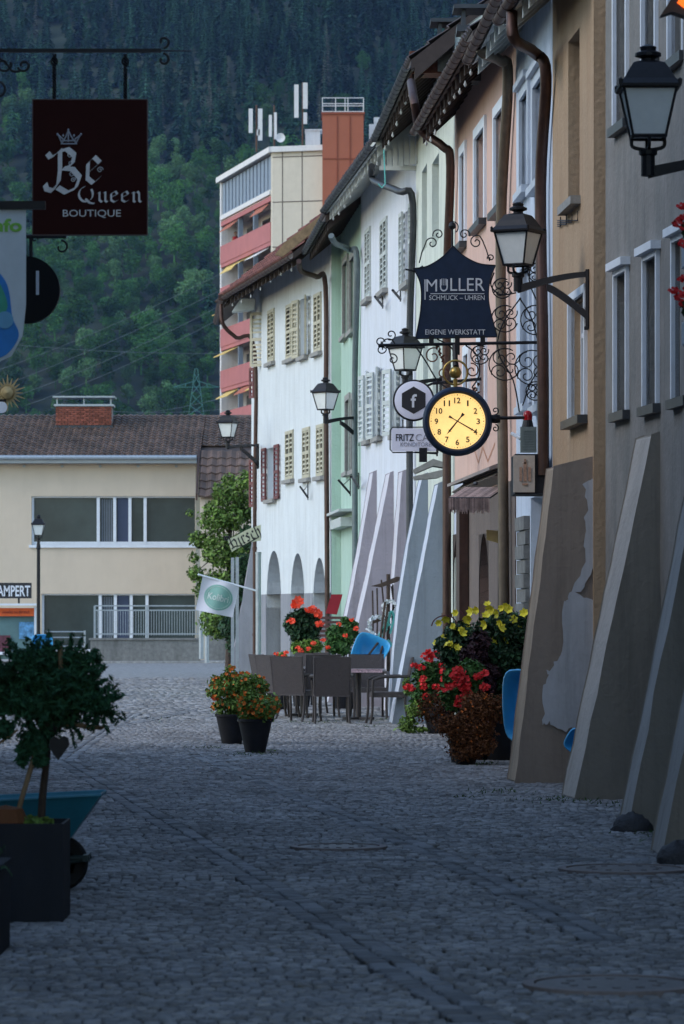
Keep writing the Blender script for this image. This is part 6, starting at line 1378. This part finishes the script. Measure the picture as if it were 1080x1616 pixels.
# ---- left foreground
p = W(50, 0, 19.8); xb = W(100, 0, 19.6).x; t = thing('sheet_metal_planter', 'large dark rectangular metal planter with a topiary at the lower left', 'planter', (xb - .3, 19.9, 0)); zt = W(0, 1300, 19.6).z
x0 = xb - .62; x1 = xb; y0, y1 = 19.6, 20.1; m = MB(); th = .012
m.box(((x0 + x1) / 2, y0, zt / 2), (x1 - x0, th, zt)); m.box(((x0 + x1) / 2, y1, zt / 2), (x1 - x0, th, zt)); m.box((x0, (y0 + y1) / 2, zt / 2), (th, y1 - y0 - th, zt)); m.box((x1 - th / 2, (y0 + y1) / 2, zt / 2), (th, y1 - y0 - th, zt - .001)); m.build('box', X['box'], t)
m = MB(); m.box(((x0 + x1) / 2, (y0 + y1) / 2, zt - .06), (x1 - x0 - .03, y1 - y0 - .03, .05)); m.build('soil', X['soil'], t)
m = MB(); g = random.Random(4); bl = [(g.uniform(x0 + .05, x1 - .08), g.uniform(y0 + .04, y1 - .1), zt - .01, .05, .05, .03) for _ in range(14)]; leaves(m, bl, 900, .025, 3); m.build('groundcover', X['leafl'], t)
m = MB(); m.lathe([(.001, .0), (.09, .02), (.12, .08), (.09, .15), (.001, .17)], (W(8, 0, 19.7).x, 19.75, zt - .08), 14); leaves(m, [(W(8, 0, 19.7).x, 19.75, zt, .10, .1, .07)], 900, .02, 3); m.build('dry_cushion', X['heath'], t)
D = 19.95; b0 = W(66, 1300, D); bl = []
for (px, py, r) in ((60, 1070, 38), (100, 1075, 38), (40, 1110, 40), (80, 1110, 46), (125, 1105, 34), (20, 1085, 36), (140, 1085, 22), (150, 1110, 18), (105, 1045, 26), (45, 1045, 26), (75, 1040, 22), (0, 1110, 30), (105, 1135, 26), (160, 1118, 13), (5, 1060, 22), (72, 1160, 14), (118, 1050, 16)):
    q = W(px, py, D); r_ = r * D / FPX * .76; bl.append((q.x, D + random.Random(px).uniform(-.08, .08), q.z, r_, r_, r_ * .85))
t = thing('topiary', 'dark green conifer standard with a flat round crown growing in the metal planter', 'topiary', (b0.x, D, zt - .05))
m = MB(); m.tube([W(64, 1312, D), W(68, 1250, D), W(75, 1190, D), W(76, 1120, D)], [.022, .02, .018, .015], 8)
g = random.Random(5)
for q in bl[:12]: m.tube([W(75, 1170, D), (Vector(q[:3]) + W(75, 1150, D)) / 2, q[:3]], [.012, .008, .004], 5)
m.build('trunk', X['woodd'], t)
m = MB(); leaves(m, bl, 9000, .017, 12, asp=2.8, shell=.45)
for q in bl:       # feathery sprigs standing out of the crown
    for k in range(26):
        v = Vector((g.gauss(0, 1), g.gauss(0, 1), g.gauss(0, .8) + .2)).normalized(); s_ = Vector(q[:3]) + Vector((v.x * q[3], v.y * q[4], v.z * q[5])) * .8
        for j in range(9): leaves(m, [(*(s_ + v * (.014 * j)), .009, .009, .009)], 3, .016, k * 7 + j, asp=2.6)
m.build('crown', X['conif'], t)
D = 19.8; t = thing('young_conifer', 'thin leaning stem with sparse tufts at the left edge of the planter', 'shrub', (W(30, 0, D).x, D, zt - .05)); m = MB(); m.tube(bez([W(20, 1312, D), W(34, 1262, D), W(48, 1215, D), W(58, 1180, D)], 4), [.014] * 13, 7); m.tube([W(-8, 1178, D), W(12, 1164, D), W(28, 1152, D)], .007, 5); m.build('trunk', X['wood'], t)
m = MB(); leaves(m, [(*W(x, y, D), r * D / FPX, .05, r * D / FPX) for x, y, r in ((40, 1185, 14), (55, 1175, 16), (35, 1200, 9), (62, 1200, 10), (48, 1165, 12), (8, 1150, 14), (66, 1185, 8))], 900, .026, 4, asp=2.2); m.build('crown', X['conif'], t)
m = MB(); D = 19.7; hp = [(93, 1166), (86, 1162), (79, 1167), (78, 1178), (84, 1190), (92, 1200), (103, 1186), (110, 1175), (108, 1165), (101, 1161)]; m.prism([W(x, y, D) for x, y in hp], (0, .012, 0)); m.tube([W(90, 1164, D), W(84, 1140, D)], .003, 4)
tag(m.build('heart_ornament', X['iron'], None, org=W(92, 1180, D)), 'dark metal heart hanging from the topiary', 'ornament')
m = MB(); m.tube([W(96, 1144, D + .3), W(112, 1143, D + .3), W(160, 1149, D + .3), W(167, 1146, D + .3)], [.006, .014, .012, .004], 7); m.tube([W(95, 1020, D + .2), W(97, 1068, D + .2)], .012, 6); tag(m.build('wooden_stake', X['wood'], None, org=W(130, 1145, D + .3)), 'weathered wooden stake sticking out of the topiary crown to the right', 'stake')
# teal wheelbarrow behind the planter
D = 21.8; t = thing('teal_wheelbarrow', 'dark teal wheelbarrow standing behind the metal planter with its tub pointing right', 'wheelbarrow', (W(60, 0, D).x, D, 0)); m = MB()
z0, z1 = W(0, 1312, D).z - .02, W(0, 1252, D).z; xa = W(163, 0, D).x; xa2 = W(112, 0, D).x; xl_ = xa - 1.0; y0, y1 = D - .28, D + .28; th = .012
top = [Vector((xl_, y0, z1 - .05)), Vector((xa, y0 + .04, z1)), Vector((xa, y1 - .04, z1)), Vector((xl_, y1, z1 - .05))]; bot = [Vector((xl_ + .2, y0 + .12, z0)), Vector((xa2, y0 + .15, z0 - .02)), Vector((xa2, y1 - .15, z0 - .02)), Vector((xl_ + .2, y1 - .12, z0))]
cen = sum(top + bot, Vector()) / 8; ti = [p + (cen - p).normalized() * th * 1.6 + Vector((0, 0, .004)) for p in top]; bi = [p + (cen - p).normalized() * th * 2 for p in bot]
m.add(top + bot + ti + bi, [(0, 1, 5, 4), (1, 2, 6, 5), (2, 3, 7, 6), (3, 0, 4, 7), (4, 5, 6, 7), (8, 12, 13, 9), (9, 13, 14, 10), (10, 14, 15, 11), (11, 15, 12, 8), (15, 14, 13, 12), (0, 8, 9, 1), (1, 9, 10, 2), (2, 10, 11, 3), (3, 11, 8, 0)])
tub = m.build('tub', X['teal'], t); m = MB(); m.tube(top + top[:1], .011, 7); m.build('rim', X['teal'], tub)
wc = W(96, 1362, D); m = MB(); rw = wc.z; m.lathe([(rw * .55, -.03), (rw * .9, -.045), (rw, -.02), (rw, .02), (rw * .9, .045), (rw * .55, .03), (rw * .55, -.03)], (wc.x, D, wc.z), 32, 'Y'); wh = m.build('wheel', X['rubber'], t, smooth=50)
m = MB(); m.lathe([(.03, -.06), (.03, .06)], (wc.x, D, wc.z), 12, 'Y'); m.lathe([(rw * .5, -.012), (rw * .56, -.02), (rw * .56, .02), (rw * .5, .012)], (wc.x, D, wc.z), 24, 'Y')
for a in range(3): m.tube([(wc.x + math.cos(a * PI / 3) * rw * .52, D, wc.z + math.sin(a * PI / 3) * rw * .52), (wc.x - math.cos(a * PI / 3) * rw * .52, D, wc.z - math.sin(a * PI / 3) * rw * .52)], .008, 5)
m.build('rim', X['teal'], wh)
m = MB()
for s_ in (-1, 1): m.tube([(wc.x + .17, D + s_ * .09, W(0, 1352, D).z), (wc.x, D + s_ * .09, wc.z), (xl_ + .1, D + s_ * .22, .32), (xl_ - .5, D + s_ * .27, .5)], .016, 7); m.tube([(xl_ + .25, D + s_ * .2, .34), (xl_ + .2, D + s_ * .22, 0)], .014, 6)
m.box((wc.x + .15, D, W(0, 1352, D).z), (.03, .3, .035)); m.tube([(wc.x + .01, D - .1, W(0, 1352, D).z), (W(143, 0, D).x, D - .1, W(0, 1352, D).z)], .014, 6); m.build('frame', M('dark_green_steel', (.012, .03, .03), .6), t)
D = 17.6; x1 = W(-2, 0, D).x; t = thing('metal_planter', 'second dark planter cut off by the lower left edge, with a drooping leaf', 'planter', (x1 - .3, D, 0)); m = MB(); zt2 = W(0, 1375, D).z; m.box((x1 - .3, D + .3, zt2 / 2), (.6, .6, zt2)); m.box((x1 - .3, D + .3, zt2 + .01), (.62, .62, .03)); m.build('box', X['box'], t)
m = MB()
for pth in ([(-5, 1370), (0, 1350), (8, 1335), (10, 1360)], [(-5, 1375), (8, 1368), (20, 1382)], [(-10, 1365), (-2, 1340), (5, 1345)]):
    q = bez(pth, 6)
    for (x0_, y0_), (x1_, y1_) in zip(q, q[1:]): m.add([W(x0_, y0_ - 2, D), W(x1_, y1_ - 2, D), W(x1_, y1_ + 2, D - .01), W(x0_, y0_ + 2, D - .01)], [(0, 1, 2, 3)])
m.build('leaves', X['leafd'], t)
# red geraniums in window boxes at the right edge, and the orange lamp at the top corner
D = 22.5
for lab, L_, zb in (('red geranium blossoms hanging in at the right edge, upper bunch', [(1076, 325), (1074, 345), (1069, 352), (1080, 358), (1077, 385), (1086, 340)], 375), ('red geranium blossoms hanging in at the right edge, lower bunch', [(1063, 458), (1076, 440), (1072, 468), (1080, 460), (1078, 480), (1088, 470)], 500)):
    c = W(1100, zb, D); t = thing('window_box', lab, 'window box', c); m = MB(); m.box(W(1118, zb + 15, D) + Vector((.0, .3, 0)), (.2, .7, .14)); m.build('box', X['wpaint'], t); m = MB()
    for k, (x, y) in enumerate(L_): ghead(m, W(x, y, D), .024, k)
    m.build('blossoms', X['redfl'], t); m = MB(); leaves(m, [(*W(1098, zb - 20, D), .06, .2, .10), (*W(1085, zb - 15, D), .03, .05, .05)], 500, .035, 3); m.build('foliage', X['leafd'], t)
D = 20; t = thing('lantern_hood', 'dark lamp hood with a glowing orange bulb at the top right corner', 'lamp', W(1082, 0, D)); m = MB(); m.prism([W(x, y, D) for x, y in ((1043, 24), (1056, 4), (1068, -20), (1120, -20), (1120, 20), (1085, 26), (1062, 18))], (0, .12, 0)); m.build('hood', X['copper'], t)
m = MB(); m.prism([W(x, y, D - .01) for x, y in ((1069, 4), (1074, -4), (1110, -6), (1110, 10), (1082, 14))], (0, .02, 0)); m.build('glow', M('orange_glow', (.9, .12, .01), .6, emit=.8), t)
# a few small fixings on the walls: steel brackets for flags, wire pigeon guards
for F, L_ in ((F1, ((474, 768, 486, 785),)), (F2, ((534, 757, 553, 779), (555, 752, 566, 768))), (F3, ((592, 468, 604, 483), (620, 458, 632, 472)))):
    for (x0, y0, x1, y1) in L_:
        m = MB(); a = WF(F, x1, y1, .05); b = WF(F, x0, y0, .28); m.tube([a, b], .022, 6); m.tube([WF(F, x1, y0 - 2, .02), b.lerp(a, .4)], .008, 5); m.tube([WF(F, x1, y0 - 6, .02), WF(F, x1, y1 + 4, .02)], .012, 5)
        t_ = [h for h in (h1, h2, h3) if h.F is F][0].t; m.build('flag_holder', X['iron'], t_)
m = MB(); 
for k in range(4): q = WF(F7, 884 + k * 9, 340 + (3 - k) * 2, .02); m.tube([WF(F7, 880, 357 - k * 3, .02), WF(F7, 885 + k * 9, 357 - k * 3, .02), WF(F7, 885 + k * 9, 342 - k * 3, .02)], .006, 4)
m.build('wire_hooks', X['iron'], h7.t)
m = MB(); m.tube([W(606, 236, 56.5), W(608, 290, 56.5), W(603, 296, 56.5), W(597, 290, 56.5)], .010, 5); m.build('green_hose', X['mint'], h3.t)
# fairy lights under the eaves
for hh, n in ((h3, 8), (h4, 8), (h5, 11), (h1, 7)):
    m = MB(); g = random.Random(n)
    for k in range(n): m.lathe([(.001, -.03), (.016, -.01), (.02, .01), (.008, .03), (.008, .05)], hh.F.pt(hh.F.L * (k + .5) / n, hh.hg - .16 - .05 * math.sin(k), hh.oh - .08), 8)
    g_ = m.build('fairy_lights', M('unlit_bulb', (.5, .52, .52), .2), hh.t)
# air between the town and the mountain
m = MB(); m.box((0, 1240, 290), (2400, 2900, 640)); hzo = m.build('haze', bpy.data.materials.new('haze')); tag(hzo, 'thin blue haze in the air', 'haze', kind='stuff')
hm = hzo.data.materials[0]; hm.use_nodes = True; n = hm.node_tree.nodes; n.clear(); o = n.new('ShaderNodeOutputMaterial'); v = n.new('ShaderNodeVolumePrincipled'); v.inputs['Color'].default_value = (.28, .48, 1.0, 1); v.inputs['Density'].default_value = HAZE; hm.node_tree.links.new(v.outputs[0], o.inputs['Volume'])
